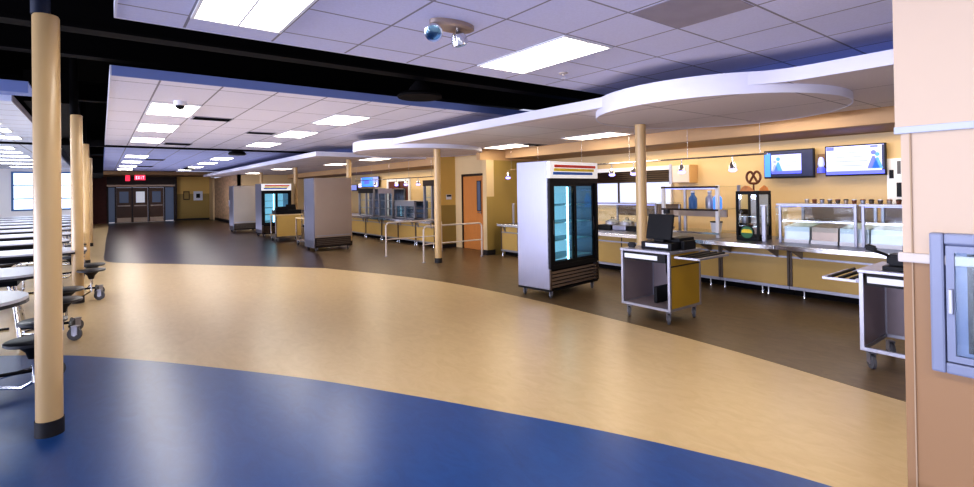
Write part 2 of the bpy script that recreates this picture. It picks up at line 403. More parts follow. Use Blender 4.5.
# right foreground wall
WX = 2.7; WY = .652
mw = MB().box(WX, WX+.7, -2.8, WY+.006, 1.73, 3.7)
struct(mw, 'wall_front_upper', 'cream2')
struct(MB().box(WX+.012, WX+.7, -2.8, WY-.01, 1.205, 1.715), 'wall_front_middle', 'cream2')
struct(MB().box(WX+.012, WX+.7, -2.8, WY-.01, 0, 1.18), 'wall_front_lower', 'cream3')
struct(MB().box(WX-.004, WX+.02, -2.8, WY+.01, 1.712, 1.742, .004), 'trim_rail_upper', 'rail')
struct(MB().box(WX-.008, WX+.02, -2.8, WY+.004, 1.17, 1.21, .006), 'trim_rail_lower', 'bumper')
struct(MB().box(WX+.004, WX+.012, WY-.045, WY-.04, 0, 1.17).box(WX+.004, WX+.012, WY-.045, WY-.04, 1.21, 1.712), 'trim_corner_joint', 'sill')
# recessed cabinet in that wall
c = thing('extinguisher_cabinet', 'lavender metal framed cabinet with clear door set in the peach front wall', 'cabinet', (WX, .11, .74))
W = .44; H = .56
fr = MB()
f = .045
fr.box(-.022, .02, 0, f, 0, H, .008).box(-.022, .02, W-f, W, 0, H, .008).box(-.022, .02, f, W-f, 0, f, .008).box(-.022, .02, f, W-f, H-f, H, .008).build('frame', 'cabblue', c)
MB().box(.004, .011, f, W-f, f, H-f).build('back_panel', 'cabblue2', c)
dr = MB().box(-.018, -.002, f+.005, f+.03, f+.005, H-f-.005).box(-.018, -.002, W-f-.03, W-f-.005, f+.005, H-f-.005).box(-.018, -.002, f+.03, W-f-.03, f+.005, f+.03).box(-.018, -.002, f+.03, W-f-.03, H-f-.03, H-f-.005).build('door', 'cabblue', c)
MB().box(-.012, -.009, f+.03, W-f-.03, f+.03, H-f-.03).build('glass_pane', 'glass', dr)
MB().box(-.034, -.018, W-f-.027, W-f-.012, .24, .34, .004).build('handle', 'steelflat', dr)
MB().box(-.001, .004, W-f-.115, W-f-.065, .09, H-f-.035).build('dark_slot', 'black', c)
MB().box(-.006, .0039, W-f-.18, W-f-.125, .16, .40, .006).build('label_card', 'cabblue', c)

# far end: entrance doors, walls
YD = 34.5
struct(MB().box(-1.0, .25, YD, YD+.2, 0, 3.7), 'wall_far_left', 'redbrick')
struct(MB().box(-1.05, -.95, 30, YD, 0, 3.7), 'wall_far_side', 'redbrick')
struct(MB().box(.25, 3.5, YD, YD+.2, 2.05, 3.7), 'wall_far_header', 'bronze')
struct(MB().box(.1, 9, 31, YD+.1, 2.55, 2.72), 'ceiling_vestibule', 'soffit_under')
struct(MB().box(3.5, 5.3, YD-.02, YD+.2, 1.55, 2.74), 'wall_far_upper', 'gold')
struct(MB().box(3.5, 5.3, YD-.02, YD+.2, .1, 1.55), 'wall_far_lower', 'olive')
struct(MB().box(3.5, 5.3, YD-.04, YD+.2, 0, .1), 'baseboard_far', 'blackbase')
struct(MB().box(5.2, 5.3, YD-1.2, YD-.02, 0, 2.5), 'wall_far_pier', 'cream')
struct(MB().box(5.3, 5.45, 27, YD-.1, .15, 2.44), 'wall_mural', 'mural')
struct(MB().box(5.29, 5.45, 27, YD-.1, 0, .15), 'baseboard_mural', 'blackbase')
struct(MB().box(5.3, 9, 27, 27.15, 0, 2.44), 'wall_far_return', 'cream')
struct(MB().box(3.42, 3.5, YD-.3, YD, 0, 2.74), 'trim_far_jamb', 'bronze')
MB_ = MB()
e = thing('entrance_doors_frame', 'dark bronze storefront frame around the brown double doors at the far end', 'frame', (.25, YD, 0))
m = MB()
for x in (0, .34, 2.62, 3.1): m.box(x, x+.07, -.06, 0, 0, 2.0)
m.box(0, 3.17, -.06, 0, 1.95, 2.03).box(1.1, 1.16, -.06, 0, 0, 1.95).box(1.86, 1.92, -.06, 0, 0, 1.95)
m.build('frame', 'bronze', e)
MB().box(0, 3.17, -.09, -.061, 2.0, 2.1).build('header_band', 'kickplate', e)
MB().box(.07, .34, -.03, -.02, .05, 1.95).box(2.69, 3.1, -.03, -.02, .05, 1.95).build('side_glass', 'winsoft', e)
for i, x in enumerate((.41, 1.16, 1.92)):
    w = .69
    t = thing('entrance_door', ['leftmost brown entrance door with grey window at the far end', 'middle brown entrance door with bright window at the far end', 'rightmost brown entrance door with small window at the far end'][i], 'door', (.25+x+.002, YD, 0))
    MB().box(0, w, -.05, -.005, .01, 1.94).build('door_leaf', 'dwood', t)
    MB().box(.14, w-.14, -.056, -.05, 1.1, 1.72).build('window_pane', ['winsoft', 'doorglow', 'winsoft'][i], t)
    MB().box(.06, w-.06, -.09, -.06, .9, .97, .01).build('push_bar', 'steelwarm', t)
    MB().box(.03, w-.03, -.056, -.05, .03, .27).build('kick_plate', 'kickplate', t)
# far wall fittings
p = thing('wall_poster', 'small dark framed print on the far gold wall', 'picture', (4.0, YD-.04, 1.2))
MB().box(-.16, .16, -.02, 0, 0, .5).build('frame', 'bronze', p); MB().box(-.12, .12, -.025, -.0201, .05, .45).build('print', 'olive', p)
p = thing('wall_notice', 'white square notice board on the far gold wall with dark centre', 'sign', (4.6, YD-.04, 1.15))
MB().box(-.24, .24, -.03, 0, 0, .55).build('board', 'paper', p); MB().box(-.1, .1, -.035, -.0301, .15, .4).build('dark_centre', 'black', p)
# dining side far wall with windows
YW = 30.0
struct(MB().box(-14, -3.1, YW, YW+.2, 0, 3.7).box(-3.1, -1.05, YW, YW+.2, 0, .9).box(-3.1, -1.05, YW, YW+.2, 2.62, 3.7), 'wall_dining', 'white')
struct(MB().box(-14.1, -13.9, -3, 30, 0, .8).box(-14.1, -13.9, -3, 30, 2.5, 3.75), 'wall_left', 'white')
for i, (xa, xb) in enumerate([(-3.1, -2.35), (-2.35, -1.7), (-1.7, -1.05)]):
    w = thing('window_%d' % (i+1), '%s blue framed bright window on the far dining wall' % ['left', 'middle', 'right'][i], 'window', (xa, YW, .9)); w['kind'] = 'structure'
    W_ = xb-xa
    MB().box(0, .08, -.05, 0, 0, 1.72).box(W_-.05, W_, -.05, 0, 0, 1.72).box(.08, W_-.05, -.05, 0, 0, .07).box(.08, W_-.05, -.05, 0, 1.65, 1.72).box(.08, W_-.05, -.04, 0, .5, .55).box(.08, W_-.05, -.04, 0, 1.1, 1.14).build('window_frame', 'bluepaint', w)
    MB().box(.08, W_-.05, -.01, .01, .07, 1.65).build('window_pane', 'winday', w)

# ------------------------------------------------------------------ columns
cols = [(-.27, 4.24, 'nearest cream round column with black base, beside the dining tables'),
        (-.27, 9.2, 'second cream round column along the dining tables'),
        (-.27, 14.2, 'third cream round column along the dining tables'),
        (-.27, 19.3, 'fourth cream round column along the dining tables'),
        (5.9, 4.24, 'cream column rising behind the cash register cart to the round canopy disc'),
        (5.6, 9.05, 'cream column with black base standing by the chrome queue rails'),
        (5.72, 14.1, 'cream column behind the large steel cabinet'),
        (5.72, 19.15, 'distant cream column behind the far glass fridge'),
        (5.72, 24.2, 'farthest cream column beyond the far glass fridge')]
for i, (x, y, lb) in enumerate(cols):
    left = x < 0
    top = 2.65 if left else (2.37 if y < 10 else 2.45)
    t = thing('column', lb, 'column', (x, y, 0), 0, 'cream round columns')
    MB().lathe([(.069, .1), (.069, top-.012), (.063, top)] if left else [(.072, .1), (.072, top-.001)], n=36).build('shaft', 'colpaint', t, True)
    MB().lathe([(.074 if left else .078, 0), (.074 if left else .078, .1)], n=36).build('base_sleeve', 'blackbase', t, True)
    if left: MB().lathe([(.05, top), (.05, 3.74)], (-.025, 0, 0), n=24).build('steel_post', 'navy' if i == 0 else 'beam', t, True)

# ------------------------------------------------------------------ ceiling lights
def light(loc, w, l, lens, label, along='Y', group='ceiling light panels'):
    t = thing('ceiling_light', label, 'ceiling light', loc, 0 if along == 'Y' else PI/2, group)
    f = .022; z = -.014
    m = MB().box(-w/2, -w/2+f, -l/2, l/2, z, -.001).box(w/2-f, w/2, -l/2, l/2, z, -.001).box(-w/2+f, w/2-f, -l/2, -l/2+f, z, -.001).box(-w/2+f, w/2-f, l/2-f, l/2, z, -.001).box(-.008, .008, -l/2+f, l/2-f, z, -.001)
    m.build('frame', 'white', t)
    for sgn in (-1, 1):
        xa, xb = (.008, w/2-f) if sgn > 0 else (-w/2+f, -.008)
        MB().box(xa, xb, -l/2+f, l/2-f, -.010, -.002).build('lens', lens, t)
    return t
A = light((.805, 3.44, 2.74), .60, 1.19, 'lens', 'large bright ceiling light panel at top left of the near tile ceiling')
dup(A, (3.27, 3.43, 2.74), label='bright ceiling light panel over the walkway right of the emergency light')
rows = [8.6, 11.05, 13.6]
for k, y in enumerate(rows):
    dup(A, (.83, y, 2.74), label='%s light panel of the left row in the middle ceiling, counted from the front' % ORD[k])
for k, (y) in enumerate([8.4, 10.9, 13.55]):
    dup(A, (3.265, y, 2.74), label='%s light panel of the right row in the middle ceiling, counted from the front' % ORD[k])
for k, y in enumerate([19.4, 22.6, 25.9, 29]):
    dup(A, (.9, y, 2.74), label='%s light panel of the left row in the far blue ceiling, counted from the front' % ORD[k])
for k, y in enumerate([19.6, 22.6, 25.9, 29]):
    dup(A, (3.35, y, 2.74), label='%s light panel of the right row in the far blue ceiling, counted from the front' % ORD[k])
cp = light((7.1, 6.05, 2.45), .58, 1.15, 'lensC', 'warm light panel in the canopy underside above the glass door fridge')
dup(cp, (7.05, 8.45, 2.45), label='warm light panel in the canopy underside near the second disc')
dup(cp, (7.1, 2.95, 2.45), label='warm light panel peeking out past the large disc edge')
for k, y in enumerate([13.6, 16.5, 20.5, 25]):
    dup(cp, (6.3 if k < 2 else 5.6, y, 2.45), label='%s warm light panel in the far canopy, counted from the front' % ORD[k])
dl = light((-1.9, 11.4, 2.74), .6, 1.19, 'lensD', 'ceiling light strip nearest the front of the dining ceiling', 'X', 'dining ceiling light strips')
k = 0
for y in (10.2, 12.7, 14.2, 17.2, 18.8, 20.6, 22.6, 25, 27.6):
    dup(dl, (-1.9 if y < 16 else -2.3, y, 2.74), label='%s cool light strip behind the first over the dining tables' % ORD[k]); k += 1
for y in (11.4, 17.2, 22.6):
    dup(dl, (-4.6, y, 2.74), label='cool light strip farther left over the dining tables, %s from the front' % ORD[[11.4, 17.2, 22.6].index(y)])

def vent(loc, w, l, label):
    t = thing('ceiling_vent', label, 'vent', loc, 0, 'dark ceiling vents')
    MB().box(-w/2, w/2, -l/2, l/2, -.006, -.001).build('backing', 'kick', t)
    m = MB()
    for j in range(5): m.box(-w/2+.01, w/2-.01, -l/2+l*(j+.5)/5-.006, -l/2+l*(j+.5)/5+.006, -.016, -.006)
    m.build('louvres', 'beam', t)
    m = MB().box(-w/2-.02, -w/2, -l/2-.02, l/2+.02, -.012, -.001).box(w/2, w/2+.02, -l/2-.02, l/2+.02, -.012, -.001).box(-w/2, w/2, -l/2-.02, -l/2, -.012, -.001).box(-w/2, w/2, l/2, l/2+.02, -.012, -.001)
    m.build('frame', 'steelflat', t)
    return t
vent((1.46, 9.3, 2.74), .54, .34, 'dark ceiling vent right of the first light panel in the middle ceiling')
vent((1.49, 14.3, 2.74), .54, .5, 'dark ceiling vent at the far end of the middle ceiling')
vent((2.6, 11.0, 2.74), .5, .3, 'dark ceiling vent beside the second right row light panel')
vent((1.5, 21.0, 2.74), .54, .7, 'dark vent in the far blue ceiling near its front')
vent((1.5, 26, 2.74), .54, .8, 'dark vent in the far blue ceiling, farther back')
vent((7.25, 7.9, 2.45), .5, .3, 'dark vent in the canopy between two warm light panels')
# emergency light
t = thing('emergency_light', 'oval plate with two round spot heads on the near ceiling', 'emergency light', (2.08, 3.12, 2.74))
m = MB(); m.lathe([(.13, 0), (.13, -.03), (.11, -.045)], n=32)
bmesh.ops.scale(m.bm, vec=(1.45, .7, 1), verts=m.bm.verts)
m.build('base_plate', 'steelwarm', t, True)
for k, (dx, aim) in enumerate([(-.17, (-.55, -.75, -.35)), (.04, (.35, .1, -.9))]):
    v = Vector(aim).normalized(); p0 = Vector((dx, -.01, -.04)); p1 = Vector((dx-.0, -.02, -.10))
    h = MB(); h.tube([p0, p1], .012, 8).build('stem', 'chrome', t, True)
    m = MB(); m.lathe([(.02, -.06), (.05, -.042), (.064, .012), (.064, .036), (.054, .041)], n=24)
    q = Vector((0, 0, 1)).rotation_difference(v).to_matrix().to_4x4()
    bmesh.ops.transform(m.bm, matrix=Matrix.Translation(p1+v*.02) @ q, verts=m.bm.verts)
    hd = m.build('lamp_head', 'chrome', t, True)
    m = MB(); m.lathe([(.052, .041), (.03, .052)], n=24)
    bmesh.ops.transform(m.bm, matrix=Matrix.Translation(p1+v*.02) @ q, verts=m.bm.verts)
    m.build('lens', 'glassblue', hd, True)
t = thing('sprinkler_head', 'small sprinkler head on the near ceiling by the light panel', 'sprinkler', (3.93, 3.78, 2.74))
MB().lathe([(.05, 0), (.045, -.01), (.012, -.015), (.012, -.035)], n=18).build('collar', 'bumper', t, True)
MB().lathe([(.004, -.035), (.004, -.05), (.03, -.052), (.03, -.056)], n=14).build('deflector', 'chrome', t, True)
t = thing('dome_camera', 'white dome camera with dark lens on the ceiling by a bright light panel', 'camera', (.84, 7.78, 2.74))
MB().lathe([(.075, 0), (.075, -.05), (.065, -.06)], n=22).build('housing', 'white', t, True)
MB().lathe([(.055, -.06), (.05, -.085), (.03, -.105), (.008, -.112)], n=22).build('dome', 'black', t, True)
t = thing('hanging_speaker', 'dark ring shaped pendant speaker hanging in the black ceiling gap', 'speaker', (3.05, 5.3, 2.62))
MB().lathe([(.26, 0), (.27, .02), (.24, .05), (.17, .06), (.17, .03), (.2, .01)], n=36).build('ring', 'beam', t, True)
MB().lathe([(.16, .03), (.12, .12), (.05, .2)], n=28).build('cone', 'kick', t, True)
MB().tube([(0, 0, .2), (0, 0, 1.12)], .012, 8).build('stem', 'beam', t)
for (x, y, lb) in [(3.08, 15.7, 'black round speaker hanging in the second ceiling gap'), (3.13, 26, 'black round speaker below the far blue ceiling')]:
    t = thing('hanging_speaker', lb, 'speaker', (x, y, 2.6))
    MB().lathe([(.2, 0), (.24, .03), (.2, .09), (.05, .14)], n=24).build('ring', 'black', t, True)
    MB().tube([(0, 0, .12), (0, 0, 1.14 if y < 16 else .139)], .012, 6).build('stem', 'black', t)
# exit sign
def letter_boxes(mb, word, x0, z0, h, w, y, th=.01):
    F = {'E': [(0, 0, .2, 1), (.2, 0, 1, .18), (.2, .41, .85, .59), (.2, .82, 1, 1)], 'I': [(.4, 0, .6, 1)], 'T': [(.4, 0, .6, .82), (0, .82, 1, 1)]}
    x = x0
    for ch in word:
        if ch == 'X':
            for sg in (-1, 1): mb.obox((x+w/2, y, z0+h/2), (w*.22, th, h*1.08), ry=sg*math.atan2(w*.8, h))
        else:
            for a, b, c_, d_ in F[ch]: mb.box(x+a*w, x+c_*w, y-th/2, y+th/2, z0+b*h, z0+d_*h)
        x += w*1.35
t = thing('exit_sign', 'red glowing EXIT sign hanging under the far ceiling before the doors', 'exit sign', (1.58, 31.2, 2.24))
MB().box(-.23, .23, -.03, .03, .04, .3, .01).build('sign_box', 'exit', t)
m = MB(); letter_boxes(m, 'EXIT', -.175, .09, .15, .07, -.036); m.build('letters', 'exitw', t)
MB().tube([(-.15, 0, .3), (-.15, 0, .31)], .01, 6).tube([(.15, 0, .3), (.15, 0, .31)], .01, 6).build('hanger', 'black', t)
t = thing('alarm_strobe', 'small red alarm box under the vestibule ceiling left of the exit sign', 'alarm', (1.1, 32.0, 2.25))
MB().box(-.1, .1, -.05, .05, 0, .3, .01).build('body', 'exit', t)
# ------------------------------------------------------------------ casters
def caster(par, x, y, r=.05, rot=0., z=0):
    w = MB(); w.lathe([(r*.7, -.014), (r, -.011), (r, .011), (r*.7, .014)], n=20, axis='Y'); w.bm.verts.ensure_lookup_table()
    o = w.build('caster', 'rubber', par, True); o.location = (x, y, r+z); o.rotation_euler = (0, 0, rot)
    h = MB(); h.lathe([(r*.35, -.017), (r*.35, .017)], n=12, axis='Y').box(-.02, .035, -.022, -.018, -.01, r+.012).box(-.02, .035, .018, .022, -.01, r+.012).box(-.025, .04, -.026, .026, r+.008, r+.016)
    h.build('fork', 'steelflat', o)
    return o

# ------------------------------------------------------------------ glass door merchandiser fridge
M['darkgrille'] = pm('dark_grille', (.12, .09, .07), .5, .4)
M['signface'] = em('lit_white_sign', (1, .98, .95), .35, (.85, .84, .84))
def fridge(loc, w, dep, h, label, z0=.13, rz=0):
    """origin at the front left floor corner; front faces -Y, left side faces -X"""
    t = thing('display_fridge', label, 'fridge', loc, rz)
    m = MB()
    m.box(0, .05, .03, dep, z0, h, .006); m.build('side_panel', 'steel', t, label='brushed steel left side')
    MB().box(w-.05, w, .03, dep, z0, h).build('side_panel', 'steel', t)
    MB().box(.05, w-.05, dep-.05, dep, z0, h-.002).build('back_panel', 'coolpanel', t)
    MB().box(.05, w-.05, .06, dep-.05, h-.235, h-.004).build('top_box', 'steel', t)
    MB().box(.05, w-.05, .06, dep-.05, z0, z0+.27).build('compressor_box', 'kick', t)
    # canopy sign with three stripes
    s_ = MB().box(0, w, -.005, .05, h-.24, h-.008, .004).build('header_sign', 'signface', t)
    for zz, mt, a, b in ((h-.072, 'red', .10, .06), (h-.122, 'yellow', .09, .10), (h-.172, 'bluestripe', .07, .14)):
        MB().box(a, w-b, -.009, -.005, zz-.019, zz+.019).build('stripe', mt, s_)
    # black frame
    zt = h-.24; zb = z0+.33
    m = MB().box(.0, .05, 0, .05, zb-.05, zt).box(w-.05, w, 0, .05, zb-.05, zt).box(.05, w-.05, 0, .05, zt-.07, zt).box(.05, w-.05, 0, .05, zb-.06, zb)
    m.build('door_surround', 'black', t)
    mid = w/2
    for a, b, yy in ((.05, mid+.035, .004), (mid-.035, w-.05, .028)):
        d_ = MB(); s2 = .05
        d_.box(a, a+s2, yy, yy+.02, zb, zt-.07).box(b-s2, b, yy, yy+.02, zb, zt-.07).box(a+s2, b-s2, yy, yy+.02, zb, zb+.045).box(a+s2, b-s2, yy, yy+.02, zt-.11, zt-.07)
        dd = d_.build('sliding_door', 'black', t)
        MB().box(a+s2, b-s2, yy+.006, yy+.012, zb+.045, zt-.11).build('glass_pane', 'glassblue', dd)
        hx = a+.018 if a < .1 else b-.03
        MB().box(hx, hx+.012, yy-.003, yy, zb+.42, zb+.62, .001).build('recessed_handle', 'rubber', dd)
    # shelves, lamp tube
    n = 4
    for k in range(n):
        z = zb+.06+k*(zt-zb-.2)/n
        m = MB()
        m.box(.055, w-.055, .10, .112, z, z+.012).box(.055, w-.055, dep-.07, dep-.06, z, z+.012)
        for j in range(24):
            x = .07+j*(w-.14)/23; m.box(x-.003, x+.003, .112, dep-.07, z+.004, z+.01)
        m.build('wire_shelf', 'shelfw', t)
    MB().lathe([(.014, zb+.04), (.014, zt-.12)], (mid-.085, .075, 0), n=12).build('lamp_tube', 'tube', t, True)
    # louvred grille
    m = MB().box(0, .02, 0, .03, z0, zb-.06).box(w-.02, w, 0, .03, z0, zb-.06)
    for k in range(5):
        z = z0+.02+k*.048
        m.obox((w/2, .018, z+.016), (w-.04, .006, .036), rx=-.5)
    m.build('grille', pm('bronze_grille', (.07, .045, .03), .35, .5), t)
    MB().box(.0, w, .02, dep, z0-.025, z0).build('base_plate', 'black', t)
    for x in (.08, w-.08):
        for y in (.07, dep-.06): caster(t, x, y, .05, .4)
    return t
fr1 = fridge((4.83, 4.93, 0), 1.15, .60, 1.89, 'two door glass fridge with red yellow blue striped header and steel side', rz=math.radians(7))
fr2 = fridge((4.36, 18.4, 0), .98, .9, 1.84, 'distant glass door fridge with steel side behind the far carts')

# ------------------------------------------------------------------ steel roll-in cabinets
def steelcab(loc, w, dep, h, label, z0=.34):
    t = thing('steel_cabinet', label, 'cabinet', loc)
    MB().box(.02, w, 0, dep, z0, h, .012).build('body', 'steelwarm', t)
    MB().box(-.004, .02, .01, dep-.01, z0-.26, h, .004).build('door', 'steel', t)
    MB().box(-.03, -.004, dep-.09, dep-.07, 1.0, 1.25, .004).build('handle', 'steelflat', t)
    m = MB().box(.04, w-.02, .03, dep-.03, .12, z0-.005)
    m.build('machine_base', 'bronze', t)
    m = MB()
    for k in range(4): m.box(.06, w-.04, .018, .03, .15+k*.045, .175+k*.045)
    m.build('louvre_grille', 'darkgrille', t)
    MB().box(.02, w, 0, dep, .095, .12).build('base_plate', 'black', t)
    MB().box(.06, w-.04, -.004, 0, z0+.04, z0+.065).build('lower_seam', 'steelflat', t)
    for x in (.08, w-.08):
        for y in (.08, dep-.08): caster(t, x, y, .045, .5)
    return t
steelcab((4.30, 12.9, 0), 1.0, .78, 1.88, 'large beige and steel wheeled cabinet standing mid hall')
steelcab((4.08, 21.6, 0), .95, .8, 1.82, 'distant steel wheeled cabinet beyond the far glass fridge')

# ------------------------------------------------------------------ cashier carts
def cart(loc, rz, w, dep, h, label, shelf=True, topmat='steelflat', side='panelcart'):
    """origin near-left floor corner. open side faces -X (width w runs along +Y), mustard side faces -Y (depth dep along +X)"""
    t = thing('cashier_cart', label, 'cart', loc, rz)
    z0 = .15; p = .028
    MB().box(-.01, dep+.01, -.01, w+.01, h-.03, h, .006).build('top', topmat, t)
    m = MB()
    for x in (0, dep-p):
        for y in (0, w-p): m.box(x, x+p, y, y+p, z0, h-.03)
    m.box(0, p, p, w-p, z0, z0+p).box(dep-p, dep, p, w-p, z0, z0+p).box(p, dep-p, 0, p, z0, z0+p).box(p, dep-p, w-p, w, z0, z0+p)
    m.build('frame', 'steelflat', t)
    MB().box(p, dep-p, .004, .018, z0+p, h-.03).build('side_panel', side, t)
    MB().box(p, dep-p, -.003, .004, h-.17, h-.155).build('side_groove', 'bronze', t)
    MB().box(p, dep-p, w-.018, w-.004, z0+p, h-.03).build('side_panel', 'cartin', t)
    MB().box(dep-.018, dep-.004, p, w-p, z0+p, h-.03).build('back_panel', 'cartin', t)
    if shelf: MB().box(p, dep-p, p, w-p, z0+.006, z0+.02).build('bottom_shelf', 'cartin', t)
    dw = MB().box(-.004, .3, p+.02, w-p-.02, h-.125, h-.035).build('cash_drawer', 'black', t)
    MB().box(-.008, -.004, p+.12, w-p-.03, h-.105, h-.055).build('drawer_face', 'paper', dw)
    for x in (.06, dep-.06):
        for y in (.06, w-.06): caster(t, x, y, .058, .7)
    return t
c1 = cart((4.86, 3.15, 0), math.radians(0), .64, .62, .80, 'wheeled cashier cart with mustard side and black register on top')
MB().box(.2, .5, .3, .34, .171, .36, .01).build('computer_box', 'black', c1)
MB().box(.50, .60, .03, .24, .25, .62, .01).build('side_box', 'paper', c1)
MB().box(.49, .4999, .09, .17, .42, .54, .004).build('power_outlet', 'bluepaint', c1)
MB().tube([(.5, .33, .36), (.55, .4, .5), (.52, .38, .66)], .008, 6).build('cable', 'black', c1)
# tray rails sticking out beyond the right side of the cart
def tray_rails(par, pts, z, wdt, n=3, lab=None):
    (xa, ya), (xb, yb) = pts
    a = Vector((xa, ya, z)); b = Vector((xb, yb, z)); d_ = (b-a).normalized(); q = Vector((-d_.y, d_.x, 0))
    m = MB(); m2 = MB()
    for k in range(n):
        o_ = q*(wdt*(k+.5)/n-wdt/2)
        m.tube([a+o_+Vector((0, 0, .01)), b+o_+Vector((0, 0, .016))], .014, 8)
    for e_ in (a, b): m2.obox(e_, (.02, wdt, .02), rz=math.atan2(d_.y, d_.x))
    L = (b-a).length; c_ = (a+b)/2
    for s_ in (-1, 1): m2.obox(c_+q*s_*wdt/2, (L, .025, .022), rz=math.atan2(d_.y, d_.x))
    fr_ = m2.build('tray_shelf_frame', 'steelflat', par); m.build('tray_bar', 'black', fr_, True)
tray_rails(c1, ((.05, -.17), (.66, -.17)), .745, .26)
for bx in (.1, .6): MB().obox((bx, -.03, .735), (.02, .08, .02)).build('rail_bracket', 'steelflat', c1)

r = thing('cash_register', 'black touchscreen cash register on the mustard sided cart', 'cash register', (4.92, 3.14, .80))
MB().box(.04, .40, .05, .44, 0, .085, .008).build('cash_drawer', 'black', r)
MB().box(.036, .04, .09, .38, .03, .07).build('drawer_front', 'paper', r)
MB().box(.12, .28, .2, .32, .085, .11, .004).obox((.24, .27, .17), (.03, .08, .15), ry=.25).build('stand', 'black', r)
sc_ = MB().obox((.18, .28, .25), (.025, .33, .29), ry=.22, rz=0, bev=.006).build('screen', 'black', r)
MB().obox((.27, .25, .42), (.05, .06, .05), bev=.006).build('pole_display', 'black', r)
MB().box(.21, .45, -.0, .045, 0, .1, .006).build('receipt_printer', 'black', r)
MB().box(.2, .5, -.12 + .17, .2, .085, .13, .006).build('keypad', 'black', r)
q = thing('handheld_scanner', 'small dark scanner lying at the left end of the cart top', 'scanner', (4.95, 3.70, .80))
MB().obox((0, 0, .035), (.05, .09, .06), rz=.4, bev=.012).obox((.05, .02, .02), (.09, .03, .03), rz=.4, bev=.006).build('body', 'black', q)

c2 = cart((4.92, .715, 0), 0, .74, .62, .81, 'wheeled cashier cart half hidden behind the front wall corner', shelf=False, side='cartin')
tray_rails(c2, ((.05, .74+.15), (.66, .74+.15)), .70, .24)
for bx in (.1, .6): MB().obox((bx, .765, .70), (.02, .05, .03)).build('rail_bracket', 'steelflat', c2)
r = thing('card_terminal', 'black card reader and keyboard on the half hidden cart', 'card reader', (4.92, .715, .81))
MB().box(.06, .36, .30, .60, 0, .035, .006).obox((.2, .52, .075), (.16, .14, .1), bev=.02).build('base', 'black', r)
MB().box(.05, .24, .34, .45, .036, .10, .004).build('keyboard', 'rubber', r)
MB().tube([(.16, .56, .1), (.12, .62, .13), (.1, .66, .15)], .012, 8).build('arm', 'black', r, True)
MB().obox((.09, .68, .17), (.045, .08, .05), rx=.3, bev=.012).build('reader_head', 'black', r)

# distant carts with register
def smallcart(loc, w, dep, h, label):
    t = thing('cashier_cart', label, 'cart', loc)
    MB().box(-.02, w+.02, 0, dep, h-.035, h, .006).build('top', 'cream', t)
    MB().box(.04, w-.04, 0.01, .03, .16, h-.035).build('side_panel', 'panel', t)
    m = MB()
    for x in (0, w-.03):
        for y in (0, dep-.03): m.box(x, x+.03, y, y+.03, .12, h-.035)
    m.box(.03, w-.03, 0, .03, .12, .16).box(0, .03, .03, dep-.03, .12, .15).box(w-.03, w, .03, dep-.03, .12, .15)
    m.build('frame', 'chrome', t)
    MB().box(.0301, w-.0301, .031, dep-.03, .12, .15).build('bottom_shelf', 'cartin', t)
    for x in (.05, w-.05):
        for y in (.05, dep-.05): caster(t, x, y, .05, .6)
    return t
smallcart((4.28, 16.4, 0), .82, .6, .84, 'distant yellow sided cart carrying a black register')
smallcart((4.50, 14.3, 0), .7, .8, .80, 'distant yellow sided cart just left of the large steel cabinet')
r = thing('cash_register', 'distant black cash register on the far yellow cart', 'cash register', (4.28, 16.4, .84))
MB().box(.02, .8, .06, .5, 0, .13, .01).build('cash_drawer', 'black', r)
MB().obox((.55, .3, .2), (.3, .05, .2), rx=-.3, bev=.006).build('screen', 'black', r)
MB().obox((.26, .25, .16), (.4, .3, .12), rx=-.2, bev=.03).build('keypad', 'black', r)

# ------------------------------------------------------------------ queue rails
def queue_rail(x0, x1, y, h, label):
    t = thing('queue_rail', label, 'railing', (x0, y, 0), 0, 'chrome queue rails')
    L = x1-x0; rr = .09; pts = [(0, 0, 0), (0, 0, h-rr)]
    for k in range(1, 5): a = PI/2*k/5; pts.append((rr-rr*math.cos(a), 0, h-rr+rr*math.sin(a)))
    pts += [(rr, 0, h), (L-rr, 0, h)]
    for k in range(1, 5): a = PI/2*k/5; pts.append((L-rr+rr*math.sin(a), 0, h-rr+rr*math.cos(a)))
    pts += [(L, 0, h-rr), (L, 0, 0)]
    MB().tube(pts, .019, 10).build('top_rail', 'bumper', t, True)
    MB().tube([(0, 0, h*.5), (L, 0, h*.5)], .015, 8).build('mid_rail', 'bumper', t, True)
    for x in (0, L): MB().lathe([(.04, 0), (.04, .012), (.02, .014)], (x, 0, 0), n=16).build('foot_flange', 'steelflat', t, True)
    return t
queue_rail(5.24, 6.75, 10.75, .78, 'chrome queue rail farther from the camera, behind the column')
queue_rail(5.36, 6.88, 9.04+.2, .76, 'nearer chrome queue rail running from the column to the wall pier')

